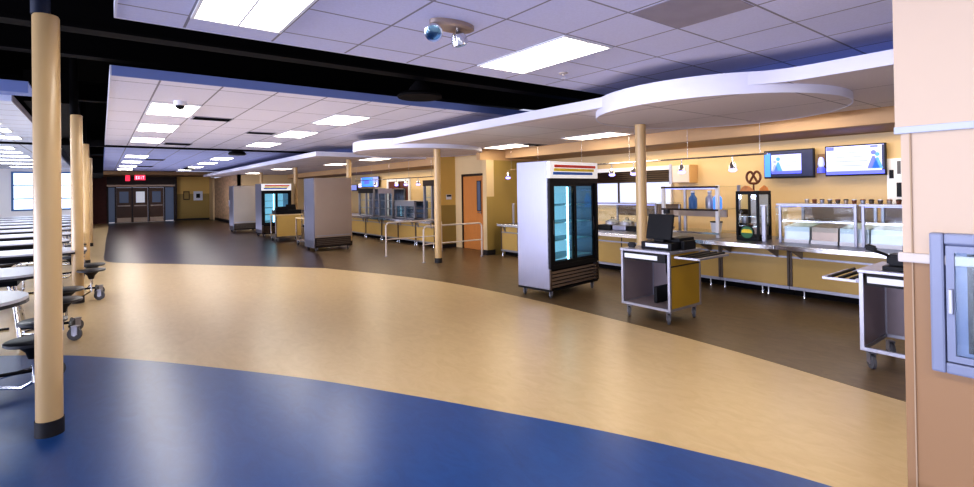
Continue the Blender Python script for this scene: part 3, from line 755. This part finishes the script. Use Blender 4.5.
# ------------------------------------------------------------------ serving counters
def counter(y0, y1, label, xf=7.4, ztop=.72, seams=(), over=.45, legs=None):
    L = y1-y0
    t = thing('serving_counter', label, 'counter', (xf, y0, 0), 0)
    g = .004
    MB().box(-over, .95, g, L-g, ztop-.03, ztop, .008).build('countertop', 'steel', t)
    MB().box(-over-.012, -over, g, L-g, ztop-.05, ztop+.008, .004).build('tray_edge', 'chrome', t)
    MB().box(0, .03, g, L-g, .14, ztop-.03).build('front_panel', 'panel', t)
    MB().box(-.012, 0, g, L-g, .52, .545).build('mid_strip', 'steelflat', t)
    MB().box(-.02, .03, g, L-g, .10, .14).build('bottom_rail', 'steelflat', t)
    MB().box(.12, .9, g, L-g, 0, .10).build('toe_space', 'kick', t)
    MB().box(.9, .94, g, L-g, .1, ztop-.03).build('back_panel', 'steelflat', t)
    for s_ in seams: MB().box(-.006, 0, s_-.008, s_+.008, .14, ztop-.03).build('panel_seam', 'bronze', t)
    for ya in (g, L-g-.028): MB().box(-.014, 0, ya, ya+.028, .14, ztop-.03).build('corner_strip', 'darkgrille', t)
    for y in (legs or (.06, L-.06)):
        MB().lathe([(.018, 0), (.014, .03), (.014, .1)], (.0, y, 0), n=12).build('leg', 'chrome', t, True)
    for y in (.15, L-.15): MB().prismy([(-over+.02, ztop-.03), (0, ztop-.03), (0, ztop-.2)], y-.01, y+.01).build('tray_bracket', 'steelflat', t)
    return t
counter(5.0, 6.5, 'yellow panelled serving counter just right of the glass door fridge, under the hot food case', seams=(.75,))
counter(3.93, 4.997, 'yellow panelled serving counter behind the cash register cart, under the tall shelf display', legs=(.16, 1.0))
counter(2.97, 3.93, 'yellow panelled serving counter under the pretzel warmer', legs=(.28, .36, .9))
counter(1.0, 2.97, 'yellow panelled serving counter under the long glass sneeze guard', legs=(.1, 1.8))
counter(7.55, 9.08, 'yellow serving counter left of the glass door fridge, against the wall pier', xf=7.32, seams=(.95,), over=.12)
ys = [11.45, 12.45, 13.5, 14.6, 15.8, 17.1, 18.6, 20.4, 22.6, 25]
for k in range(len(ys)-1):
    counter(ys[k], ys[k+1], 'far yellow serving counter beyond the chrome queue rails, %s from the front' % ORD[k], xf=6.98, ztop=.68, over=.1)

# hot food case (counter 5.0-6.5): steel posts, glass, pans
M['postgrey'] = pm('grey_steel_post', (.30, .30, .36), .35, .5)
M['reflectpanel'] = pm('painted_brown_reflection', (.16, .10, .06), .4, .2)  # brown panel colour stands in for reflections in the upper guard glass
def guard(loc, L, h, dep, label, shelf=True, lean=.12, posts=None):
    t = thing('sneeze_guard', label, 'sneeze guard', loc)
    for y in (posts or (0.03, L-.03)):
        MB().box(0, .03, y-.016, y+.016, 0, h, .004).build('post', 'postgrey', t)
        MB().box(dep-.04, dep, y-.016, y+.016, 0, h-.02).build('rear_post', 'postgrey', t)
    MB().box(-.02, dep, 0, L, h, h+.012).build('top_glass', 'tint', t)
    MB().box(-.035, -.02, 0, L, h-.008, h+.018, .003).build('top_edge', 'postgrey', t)
    MB().prismy([(0.035, .16), (.042, .16), (.042, h-.03), (.035, h-.03)], .05, L-.05).build('front_glass', 'tint', t)
    if shelf:
        MB().box(.05, dep-.05, .03, L-.03, h*.56, h*.56+.012).build('middle_shelf', 'tint', t)
        MB().box(.03, .05, .03, L-.03, h*.56-.006, h*.56+.018).build('shelf_edge', 'chrome', t)
    MB().box(.012, .03, .03, L-.03, h-.022, h-.008).build('light_strip', 'lcd', t)
    MB().box(dep-.012, dep-.004, .03, L-.03, h*.5, h-.02).build('reflection_panel', 'reflectpanel', t)
    return t
guard((7.45, 5.05, .72), 1.42, .50, .75, 'glass fronted hot food case right of the fridge', shelf=False)
for k in range(4):
    t = thing('food_pan', 'steel food pan in the hot food case, %s from the right' % ORD[k], 'food pan', (7.58, 5.12+k*.34, .72), 0, 'food pans in the hot food case')
    MB().box(0, .5, 0, .3, .0, .09, .01).build('pan', 'black' if k % 2 else 'steel', t)
    MB().lathe([(.14, 0), (.13, .06), (.03, .1)], (.25, .15, .091), n=20).build('lid', 'steelflat', t, True)
    MB().tube([(.25, .12, .19), (.25, .12, .22), (.25, .18, .22), (.25, .18, .19)], .008, 6).build('lid_handle', 'black', t)
guard((7.45, 1.02, .72), 1.16, .52, .8, 'long glass sneeze guard near the right wall, right bay', posts=(.03, 1.13))
guard((7.45, 2.2, .72), .94, .52, .8, 'long glass sneeze guard between pretzel warmer and steel post, left bay', posts=(.03, .91))
MBp = thing('guard_end_panel', 'black upright end panel at the right end of the sneeze guard', 'panel', (7.44, 1.66, .73))
MB().prismy([(0, 0), (.04, 0), (.04, .46), (-.0, .36)], 0, .08).build('panel', 'black', MBp)
for k in range(6):
    y = 1.12+k*.33
    t = thing('food_tray', 'pale blue grey food well behind the sneeze guard, %s from the right' % ORD[k], 'food tray', (7.51, y, .72), 0, 'food wells behind the sneeze guard')
    if k == 4: MB().prismy([(0, 0), (.55, 0), (.55, .27), (.02, .22)], 0, .3).build('panel', 'steelwarm', t)
    else: MB().prismy([(0, 0), (.55, 0), (.55, .27), (.02, .22)], 0, .31).build('pan', 'foodtray', t)
    MB().box(-.012, .0, 0, .31, .0, .05, .003).build('front_lip', 'white', t)
# cups on the top shelf
for k in range(19):
    y = 1.22+k*.092
    t = thing('condiment_cup', 'small cup in the row on top of the sneeze guard', 'cup', (7.75, y, 1.2525), 0, 'condiment cups on the sneeze guard')
    MB().lathe([(.022, 0), (.028, .04), (.028, .045)], n=14).build('cup', ['darkgrille', 'steelflat', 'brownp', 'steelwarm', 'darkgrille'][k % 5], t, True)
    MB().lathe([(.03, .045), (.03, .052), (.016, .06)], n=14).build('lid', ['steelflat', 'black', 'brownp'][k % 3], t, True)

# tall shelf display
t = thing('shelf_display', 'tall steel and glass shelf display behind the cash register', 'display case', (7.45, 3.98, .72))
L = .98
for y in (0, L-.05): MB().box(0, .05, y, y+.05, 0, .80, .004).build('front_post', 'white', t)
for y in (0, L-.04): MB().box(.66, .7, y, y+.04, 0, .80).build('rear_post', 'steelflat', t)
for z in (.06, .42, .775):
    MB().box(0.0, .7, .02, L-.02, z, z+.01).build('glass_shelf', 'tint', t)
    MB().box(-.012, 0, .0, L, z-.012, z+.016, .002).build('shelf_edge', 'bronze' if z > .1 else 'chrome', t)
MB().box(.02, .05, .06, L-.06, .745, .765).build('light_strip', 'lcd', t)
MB().box(.3, .34, .03, L-.03, .30, .415).build('shelf_back', 'steelwarm', t)
items = [(.18, .52, 'bluepaint', 'dark blue bottle on the middle shelf of the tall display'), (.2, .12, 'lcdcyan', 'bright blue bottle on the middle shelf of the tall display'), (.3, .3, 'steelflat', 'grey bottle at the back of the middle display shelf')]
for (x, y, mt, lb) in items:
    b_ = thing('bottle', lb, 'bottle', (7.45+x, 3.98+y, 1.15), 0)
    MB().lathe([(.06, 0), (.065, .02), (.065, .17), (.03, .22), (.028, .26)], n=18).build('body', mt, b_, True)
    MB().lathe([(.032, .26), (.032, .29)], n=14).build('cap', 'white', b_, True)
b_ = thing('food_container', 'white round container on the lowest shelf of the tall display', 'container', (7.68, 4.14, .79)); MB().lathe([(.07, 0), (.085, .14), (.09, .15)], n=18).build('tub', 'paper', b_, True); MB().lathe([(.093, .15), (.093, .165)], n=18).build('lid', 'black', b_, True)
# black spotlight coffee urn like dark holder at right of display
t = thing('cup_dispenser', 'steel cup dispenser between the tall display and the pretzel warmer', 'dispenser', (8.05, 3.86, .72))
MB().box(-.1, .1, -.09, .09, 0, .2, .01).build('base', 'kick', t)
MB().box(-.08, .08, -.07, .07, .34, .42, .01).build('cap', 'kick', t)
MB().lathe([(.06, .2), (.075, .3), (.06, .34)], n=18).build('drum', 'steelflat', t, True)

# pretzel warmer
def pretzel(mb, cx, cy, cz, s, y_is='x'):
    pts = []
    for k in range(61):
        u = k/60*2*PI
        a = u
        # classic pretzel-like looped curve
        px = math.sin(a)*(1.0+.0*math.cos(a)) * (1 if True else 1)
        pts.append(u)
    P = [(-.28, -.85), (-.1, -.45), (.15, -.1), (.55, .25), (.85, .6), (.7, .95), (.35, .98), (.08, .7), (0, .4)]
    P2 = [(-x, y) for x, y in P]
    left = smooth_curve([(.0, -.75), (.45, -.72), (.85, -.35), (.98, .2), (.8, .75), (.4, .95), (.08, .6), (-.2, .05), (-.55, -.55)], 5)
    for sg in (1, -1):
        mb.tube([(cx, cy+sg*x*s, cz+y*s) for x, y in left], .17*s, 8)
t = thing('pretzel_warmer', 'black framed pretzel warmer cabinet topped by a brown pretzel sign', 'food warmer', (7.38, 3.36, .72))
# footprint: depth x .45, width y .44
W2, D2, H2 = .32, .40, .66
m = MB().box(0, D2, 0, W2, 0, .06, .006)
m.build('base', 'black', t)
m = MB()
for x in (0, D2-.03):
    for y in (0, W2-.03): m.box(x, x+.03, y, y+.03, .06, H2)
m.box(0, D2, 0, W2, H2, H2+.05, .006)
m.build('frame', 'black', t)
MB().box(.006, .012, .03, W2-.03, .19, H2).box(.03, D2-.03, .006, .012, .19, H2).build('glass_pane', 'glass', t)
MB().box(D2-.012, D2-.006, .03, W2-.03, .06, H2).build('mirror_back', 'steelwarm', t)
for z in (.2, .34): MB().box(.03, D2-.03, .03, W2-.03, z, z+.008).build('rack_shelf', 'chrome', t)
m = MB(); m.lathe([(.10, -.012), (.10, 0)], (-.0, W2/2, .12), axis='X', n=28); m.build('round_emblem', 'black', t)
m = MB(); m.lathe([(.085, -.017), (.085, -.012)], (0, W2/2, .12), axis='X', n=28); m.build('emblem_ring', 'green', t)
m = MB(); m.prismx([(W2/2-.075, .11), (W2/2+.075, .11), (W2/2+.07, .145), (W2/2+.04, .165), (W2/2-.04, .165), (W2/2-.07, .145)], -.024, -.017); m.build('emblem_bread', 'yellow', t)
m = MB()
for (xa, ya, rz_) in ((-.0, W2/2, 0),): m.prismx([(.05, H2+.04), (W2-.05, H2+.04), (W2-.09, H2+.1), (W2/2+.03, H2+.13), (W2/2-.03, H2+.12), (.09, H2+.09)], .004, .016)
m.build('front_topper', 'bread', t)
m = MB(); m.prismy([(.05, H2+.04), (D2-.05, H2+.04), (D2-.09, H2+.1), (D2/2, H2+.13), (.09, H2+.09)], .004, .016); m.build('side_topper', 'bread', t)
MB().tube([(D2*.45, W2*.45, H2+.05), (D2*.45, W2*.45, H2+.15)], .012, 8).build('sign_stem', 'brownp', t)
m = MB(); pretzel(m, D2*.45, W2*.45, H2+.235, .10); m.build('pretzel_sign', 'brownp', t, True)
for k in range(3):
    p_ = thing('soft_pretzel', 'soft pretzel on the warmer shelf', 'pretzel', (7.47+k*.09, 3.45+k*.06, .929), 0, 'pretzels inside the warmer')
    m = MB(); m.lathe([(.035, 0), (.055, .012), (.035, .026)], (0, 0, 0), n=14); m.build('pretzel_body', 'brownp', p_, True)
t = thing('steel_post', 'pale steel post between the pretzel warmer and the sneeze guard', 'post', (7.38, 3.27, .72))
MB().box(0, .05, .0, .05, 0, .50, .004).build('shaft', 'steelflat', t); MB().box(-.01, .06, -.01, .06, .5, .515).build('cap', 'white', t)
t = thing('glass_box_case', 'small glass case behind the pale steel post beside the warmer', 'display case', (7.84, 3.16, .72))
MB().box(0, .3, 0, .17, .0, .02).build('base', 'steelflat', t); MB().box(0, .3, 0, .17, .46, .48).build('top', 'steelflat', t); MB().box(.0, .006, 0, .17, .02, .46).build('pane', 'tint', t)

# pass-through kitchen window in the back wall
t = thing('kitchen_pass_window', 'bright stainless kitchen pass-through window with dark louvres above the hot food case', 'window', (8.9, 5.7, .95))
MB().box(-.03, 0, 0, 1.85, .2, .9, .004).build('bright_panel', em('pass_window_glow', (.62, .70, .92), .32), t)
MB().box(-.07, 0, -.04, 0, 0, .98).box(-.07, 0, 1.85, 1.9, 0, .98).box(-.07, 0, .66, .72, 0, .98).box(-.07, 0, 0, 1.85, .90, .98).box(-.05, 0, 0, 1.85, .18, .22).build('steel_frame', 'white', t)
MB().box(-.06, -.03, 1.22, 1.25, .2, .66).build('mullion', 'bronze', t)
m = MB()
for a, b in ((.02, .55), (.74, 1.83)):
    for k in range(5): m.obox((-.05, (a+b)/2, .69+k*.043), (.012, b-a, .034), ry=.5)
    m.box(-.035, -.03, a, b, .66, .9)
m.build('louvre', 'bronze', t)

t = thing('wall_cabinet', 'small tan cabinet on the wall right of the kitchen pass-through', 'cabinet', (8.62, 5.14, 1.58))
MB().box(0, .28, 0, .42, 0, .34, .006).build('body', 'soffit', t)
MB().box(-.01, 0, .36, .42, -.02, .36).build('steel_edge', 'steelflat', t); MB().box(-.008, 0, .01, .35, .01, .33, .003).build('door', 'bumper', t)
# wall panel near the right TV
t = thing('wall_control_panel', 'tall white control panel with dark buttons right of the televisions', 'control panel', (8.9, 2.06, 1.22))
MB().box(-.05, 0, 0, .2, 0, .64, .006).build('cover', 'white', t)
MB().box(-.056, -.05, .12, .17, .36, .48).box(-.056, -.05, .03, .09, .1, .3).build('dark_button', 'black', t)
MB().box(-.056, -.05, .04, .08, .42, .6).build('indicator_strip', 'rubber', t)
t = thing('wall_sconce', 'small framed lamp on the wall between the two televisions', 'wall lamp', (8.9, 3.07, 1.70))
MB().box(-.03, 0, -.05, .06, -.02, .28, .004).build('back_plate', 'soffit_under', t)
MB().lathe([(.03, .08), (.045, .12), (.035, .2), (.02, .23)], (-.07, 0, 0), n=16).build('shade', 'lcd', t, True)
MB().lathe([(.055, -.01), (.055, .05), (.03, .08)], (-.07, 0, 0), n=16).build('lamp_base', 'lcdblue', t, True)

# ------------------------------------------------------------------ televisions
def tv(loc, w, h, label, style, rz=0, name='television'):
    """screen faces -X; w along Y (local y from 0 to w)"""
    t = thing(name, label, 'television', loc, rz)
    MB().box(-.03, .02, 0, w, 0, h, .006).build('housing', 'black', t)
    MB().box(.02, .1, w*.35, w*.65, h*.3, h*.7).build('wall_bracket', 'black', t)
    b = .018; x = -.031
    s_ = MB().box(x-.002, x, b, w-b, b+.01, h-b).build('screen', 'lcd' if style != 1 else 'lcddark', t)
    def r(y0, y1, z0, z1, mt, nm, dx=.001): MB().box(x-.003-dx, x-.002, y0*w, y1*w, z0*h, z1*h).build(nm, mt, s_)
    def fig(yc, z0, z1, mt):    # small pictured dress shape
        H_ = (z1-z0)*h; m_ = MB()
        m_.prismx([(yc*w-.16*H_*1.6, z0*h), (yc*w+.16*H_*1.6, z0*h), (yc*w+.05*H_, z0*h+.6*H_), (yc*w-.05*H_, z0*h+.6*H_)], x-.005, x-.002)
        m_.lathe([(.11*H_, -.005), (.11*H_, -.002)], (x, yc*w, z0*h+.78*H_), axis='X', n=14)
        m_.build('pictured_figure', mt, s_)
    # screen left (as seen) is at high y
    if style == 3:
        r(.0, .3, .1, .95, 'lcdtext', 'slide'); r(.3, .95, .05, .95, 'lcdcyan', 'slide_blue'); r(.5, .8, .3, .7, 'lcdblue', 'slide_centre', .003)
    elif style == 1:
        r(.24, .84, .16, .84, 'lcd', 'slide'); r(.24, .84, .16, .26, 'lcdblue', 'slide_footer', .003)
        fig(.70, .2, .82, 'lcdcyan'); fig(.77, .2, .7, 'lcdtext')
        r(.86, .985, .06, .9, 'lcdcyan', 'side_glow')
        for k in range(3): r(.32, .55, .68-k*.12, .70-k*.12, 'lcdtext', 'text_line', .003)
    else:
        r(.02, .98, .05, .16, 'lcdblue', 'slide_footer'); r(.84, .97, .84, .95, 'lcdblue', 'slide_corner')
        fig(.19, .22, .86, 'lcdblue'); fig(.13, .22, .78, 'lcdcyan')
        for k, (a, b_) in enumerate(((.42, .74), (.3, .8), (.28, .9), (.36, .78))): r(a, b_, .74-k*.14, .765-k*.14, 'lcdtext', 'text_line', .003)
        r(.12, .24, .88, .94, 'lcdblue', 'slide_corner')
        r(.02, .06, .16, .95, 'lcddark', 'slide_edge')
    return t
tv((8.78, 3.14, 1.62), .74, .455, 'left wall television showing a small white slide on a dark screen', 1)
tv((8.78, 2.24, 1.63), .75, .455, 'right wall television filled with a pale blue slide and rows of text', 2)
tv((8.797, 18.6, 1.70), 1.7, .42, 'far television with blue picture over the distant counters', 3)
tv((8.797, 20.75, 1.56), 1.8, .26, 'low far television strip glowing deep blue', 3)
# far doorway and display fridges of the distant station
t = thing('dark_doorway', 'dark red framed opening in the distant serving wall', 'doorway', (8.9, 16.2, 0))
MB().box(-.03, 0, .1, 1.7, .0, 1.88).build('opening', 'redbrick', t)
MB().box(-.06, 0, 0, .1, 0, 2.0).box(-.06, 0, 1.7, 1.82, 0, 2.0).box(-.06, 0, .1, 1.7, 1.88, 2.0).build('frame', 'paper', t)
MB().box(-.05, -.03, .8, .9, 0, 1.88).box(-.04, -.03, .3, .5, .3, 1.6).build('mullion', 'bronze', t)
M['casedark'] = pm('dim_case_interior', (.14, .17, .24), .3, .2, var=.5, scale=8)
def farcase(y0, y1, z1, label, header='black', x=7.2, z0=.685):
    t = thing('display_case', label, 'display case', (x, y0, z0))
    L = y1-y0; H = z1-z0
    MB().box(.4, .45, 0, L, 0, H).build('back_panel', 'casedark', t)
    m = MB()
    for y in (0, L/2-.03, L-.06): m.box(0, .06, y, y+.06, 0, H)
    m.box(0, .45, 0, L, H-.03, H).box(0, .45, 0, L, 0, .03)
    m.build('frame', 'steelflat', t)
    MB().box(-.01, 0, 0, L, H-.16, H).build('header', header, t)
    for k in (1, 2): MB().box(.06, .4, .06, L-.06, H*k*.28, H*k*.28+.02).build('shelf', 'steelflat', t)
    MB().box(.02, .025, .06, L-.06, .03, H-.16).build('glass_pane', 'glass', t)
    for j in range(6):
        y = .12+j*(L-.25)/5
    return t
farcase(15.7, 16.9, 1.62, 'far glass display case below the blue television', 'black')
farcase(14.3, 15.3, 1.60, 'far glass display case left of the dark doorway', 'cartin')
farcase(12.9, 14.1, 1.22, 'low glass display case before the dark doorway', 'steelflat')
farcase(11.5, 12.4, 1.80, 'upright glass case with dark header just left of the queue rail column', 'bronze')
# a post and small case at the counter left of the fridge
t = thing('steel_post', 'slim steel guard post on the counter left of the fridge', 'post', (7.34, 8.66, .72))
MB().box(0, .035, 0, .035, 0, .46, .003).build('shaft', 'steelflat', t); MB().box(-.008, .043, -.008, .043, .46, .475).build('cap', 'chrome', t)

# ------------------------------------------------------------------ track spotlights
def track(x, y0, y1, z, label):
    t = thing('spot_track', label, 'light track', (x, y0, z))
    MB().tube([(0, 0, 0), (0, y1-y0, 0)], .014, 8).build('rail', 'chrome', t)
    n = max(2, int((y1-y0)/1.2)+1)
    for k in range(n):
        y = .1+(y1-y0-.2)*k/(n-1); MB().tube([(0, y, 0), (0, y, (2.45 if x < 7.65 else 2.24)-z)], .0035, 6).build('hanger', 'chrome', t)
track(7.55, 3.3, 6.9, 1.96, 'thin chrome spotlight track over the near counters')
track(7.5, 7.9, 9.0, 1.96, 'short chrome spotlight track left of the glass door fridge')
track(7.3, 12.0, 17.4, 1.90, 'long chrome spotlight track over the distant counters')
def spot(x, y, z, label):
    t = thing('pendant_spot', label, 'spotlight', (x, y, z), 0, 'small pendant spotlights over the counters')
    top = {7.55: 1.96, 7.5: 1.96, 7.3: 1.90}[x]-z
    MB().tube([(0, 0, .08), (0, 0, top-.014)], .008, 6).lathe([(.058, 0), (.05, .06), (.025, .10)], n=16).build('holder', 'chrome', t, True)
    MB().lathe([(.03, -.05), (.06, -.028), (.048, -.002)], n=16).build('bulb', 'bulb', t, True)
for (y, lb) in ((6.06, 'left pendant spotlight of the pair left of the cream column'), (5.58, 'right pendant spotlight of the pair left of the cream column'), (4.64, 'glowing pendant spotlight above the tall shelf display'), (3.8, 'glowing pendant spotlight left of the left television')):
    spot(7.55, y, 1.77, lb)
spot(7.5, 9.08-.06, 1.80, 'glowing pendant spotlight left of the glass door fridge')
for k, y in enumerate((17.0, 15.7, 14.2, 13.6, 12.85)): spot(7.3, y, 1.72, '%s glowing spotlight of the far track, counted from its distant end' % ORD[k])

# ------------------------------------------------------------------ cafeteria tables with attached stools
def ctable(loc, L, W, label):
    """right end at local x=0, table runs to -L; centre line local y=0"""
    t = thing('cafeteria_table', label, 'table', loc, 0, 'mobile dining tables with attached stools')
    n = 14; h = .74
    def outline(g):
        P = []
        for k in range(n+1):
            a = -PI/2+PI*k/n; P.append((-W/2*.9+(W/2*.9+g)*math.cos(a), (W/2+g)*math.sin(a)))
        for k in range(n+1):
            a = PI/2+PI*k/n; P.append((-L+W/2*.9+(W/2*.9+g)*math.cos(a), (W/2+g)*math.sin(a)))
        return P
    MB().prism(outline(-.004), h-.02, h+.003).build('tabletop', 'cartop', t)
    MB().prism(outline(0), h-.045, h-.0202).build('edge_band', 'tableedge', t)
    # frame
    m = MB()
    for x in (-.38, -L+.38, -L/2):
        for s_ in (-1, 1):
            m.tube([(x, s_*.10, h-.03), (x+.06, s_*.16, .4), (x+.10, s_*.24, .1)], .018, 10)
        m.tube([(x+.10, -.34, .085), (x+.10, .34, .085)], .02, 8)
    m.tube([(-.38, 0, .16), (-L+.38, 0, .16)], .02, 8)
    m.build('frame', 'chrome', t, True)
    m = MB().box(-L+.3, -.3, -.2, .2, h-.12, h-.046).build('underframe', 'black', t)
    for x in (.14, -L+.48):
        for s_ in (-1, 1): caster(t, x, s_*.22, .068, .5*s_)
    MB().tube([(.10, -.22, .15), (.10, .22, .15)], .014, 8).tube([(.10, 0, .15), (-.3, 0, .15)], .014, 8).build('caster_arm', 'black', t)
    sp = [(.05, .36), (.05, -.36)]
    k = -.75
    while k > -L+.1:
        sp += [(k, .66), (k, -.66)]; k -= .62
    for (x, y) in sp:
        st = MB().lathe([(.155, .438), (.165, .445), (.165, .462), (.15, .47)], (x, y, 0), n=26).build('stool_seat', 'stool', t, True)
        MB().lathe([(.03, .33), (.045, .38), (.1, .437)], (x, y, 0), n=18).build('seat_hub', 'black', st, True)
        MB().tube([(x, y, .34), (x, y, .16), (x-.07 if abs(y) < .5 else x, y*.7, .10), (min(x-.12, -.28) if abs(y) < .5 else x, y*.2, .10)], .014, 8).build('stool_arm', 'chrome', st, True)
    return t
T = [(-.45, 5.3, 'nearest mobile cafeteria table with rounded white top, left of the first column'),
     (-.37, 7.04, 'second mobile cafeteria table with charcoal stools, behind the first column'),
     (-.17, 9.45, 'third mobile cafeteria table, beside the second column')]
base = None
yy = 11.6
for k in range(8): T.append((-.45-.02*k, yy, '%s mobile cafeteria table counted from the camera, far in the dining row' % ORD[3+k])); yy += 2.1
for (x, y, lb) in T:
    if base is None: base = ctable((x, y, 0), 3.2, .86, lb)
    else: dup(base, (x, y, 0), label=lb)

# ------------------------------------------------------------------ lights
def area(name, loc, rot, sx, sy, e, col):
    l = bpy.data.lights.new(name, 'AREA'); l.shape = 'RECTANGLE'; l.size = sx; l.size_y = sy; l.energy = e; l.color = col
    o = bpy.data.objects.new(name, l); COL.objects.link(o); o.location = loc; o.rotation_euler = rot
    return o
area('dining_daylight', (-13.2, 6, 1.7), (0, -PI/2, 0), 1.8, 20, 2700, (.74, .78, 1))
def fill(name, x, y, sx, sy, e, col):  # added upward lamps near the floor, brightening the ceilings
    o = area(name, (x, y, .25), (PI, 0, 0), sx, sy, e, col); o.data.specular_factor = 0
fill('fill_near', 2.2, 1.6, 4.2, 6.5, 34, (.74, .74, 1))
fill('fill_middle', 2.2, 10, 4, 8.5, 56, (.80, .80, 1))
fill('fill_far', 2.4, 23, 4, 13, 125, (.72, .74, 1))
for (x, y, l_, e_) in ((6.5, 3, 11, 9), (6.5, 21, 14, 10)):
    o = area('blue_fill', (x, y, 2.59), (PI, 0, 0), 2.2, l_, e_, (.16, .32, 1)); o.data.specular_factor = 0  # added blue fill above the canopy, tints the shaded ceiling; no fixture there
fill('fill_dining', -4, 14, 5, 20, 170, (.8, .88, 1))
for lx in (.83, 3.27):
    for ly in (1.0, -1.4): area('overhead_fill', (lx, ly, 2.72), (0, 0, 0), .55, 1.15, 26, (1, .95, .86))  # unseen lamps added to light the foreground
area('kitchen_glow', (8.3, 4.2, 2.2), (0, 0, 0), .8, 6, 55, (1, .8, .5))
area('kitchen_glow_far', (8.2, 16, 2.2), (0, 0, 0), .8, 8, 70, (1, .82, .55))
w = bpy.data.worlds.new('room_world'); sc.world = w; w.use_nodes = True
w.node_tree.nodes['Background'].inputs[0].default_value = (.74, .77, 1, 1); w.node_tree.nodes['Background'].inputs[1].default_value = .75

# ------------------------------------------------------------------ camera
f0 = 505.854; yaw, pitch, roll = map(math.radians, (37.3465, .3775, -.8666)); cy = 186.83
Fv = Vector((math.sin(yaw)*math.cos(pitch), math.cos(yaw)*math.cos(pitch), math.sin(pitch)))
Rv = Vector((math.cos(yaw), -math.sin(yaw), 0)); Uv = Rv.cross(Fv)
R2 = Rv*math.cos(roll)+Uv*math.sin(roll); U2 = -Rv*math.sin(roll)+Uv*math.cos(roll)
cam = bpy.data.cameras.new('camera'); co = bpy.data.objects.new('camera', cam); COL.objects.link(co)
mt = Matrix((R2, U2, -Fv)).transposed().to_4x4(); mt.translation = Vector((0, 0, 1.5)); co.matrix_world = mt
cam.sensor_fit = 'HORIZONTAL'; cam.sensor_width = 36; cam.lens = f0/974*36
cam.shift_y = -(243.5-cy)/974; cam.clip_start = .05; cam.clip_end = 200
sc.camera = co
sc.view_settings.view_transform = 'Standard'; sc.view_settings.look = 'None'
try: sc.view_settings.look = 'Medium High Contrast'
except Exception: pass
sc.view_settings.exposure = .02; sc.view_settings.gamma = 1
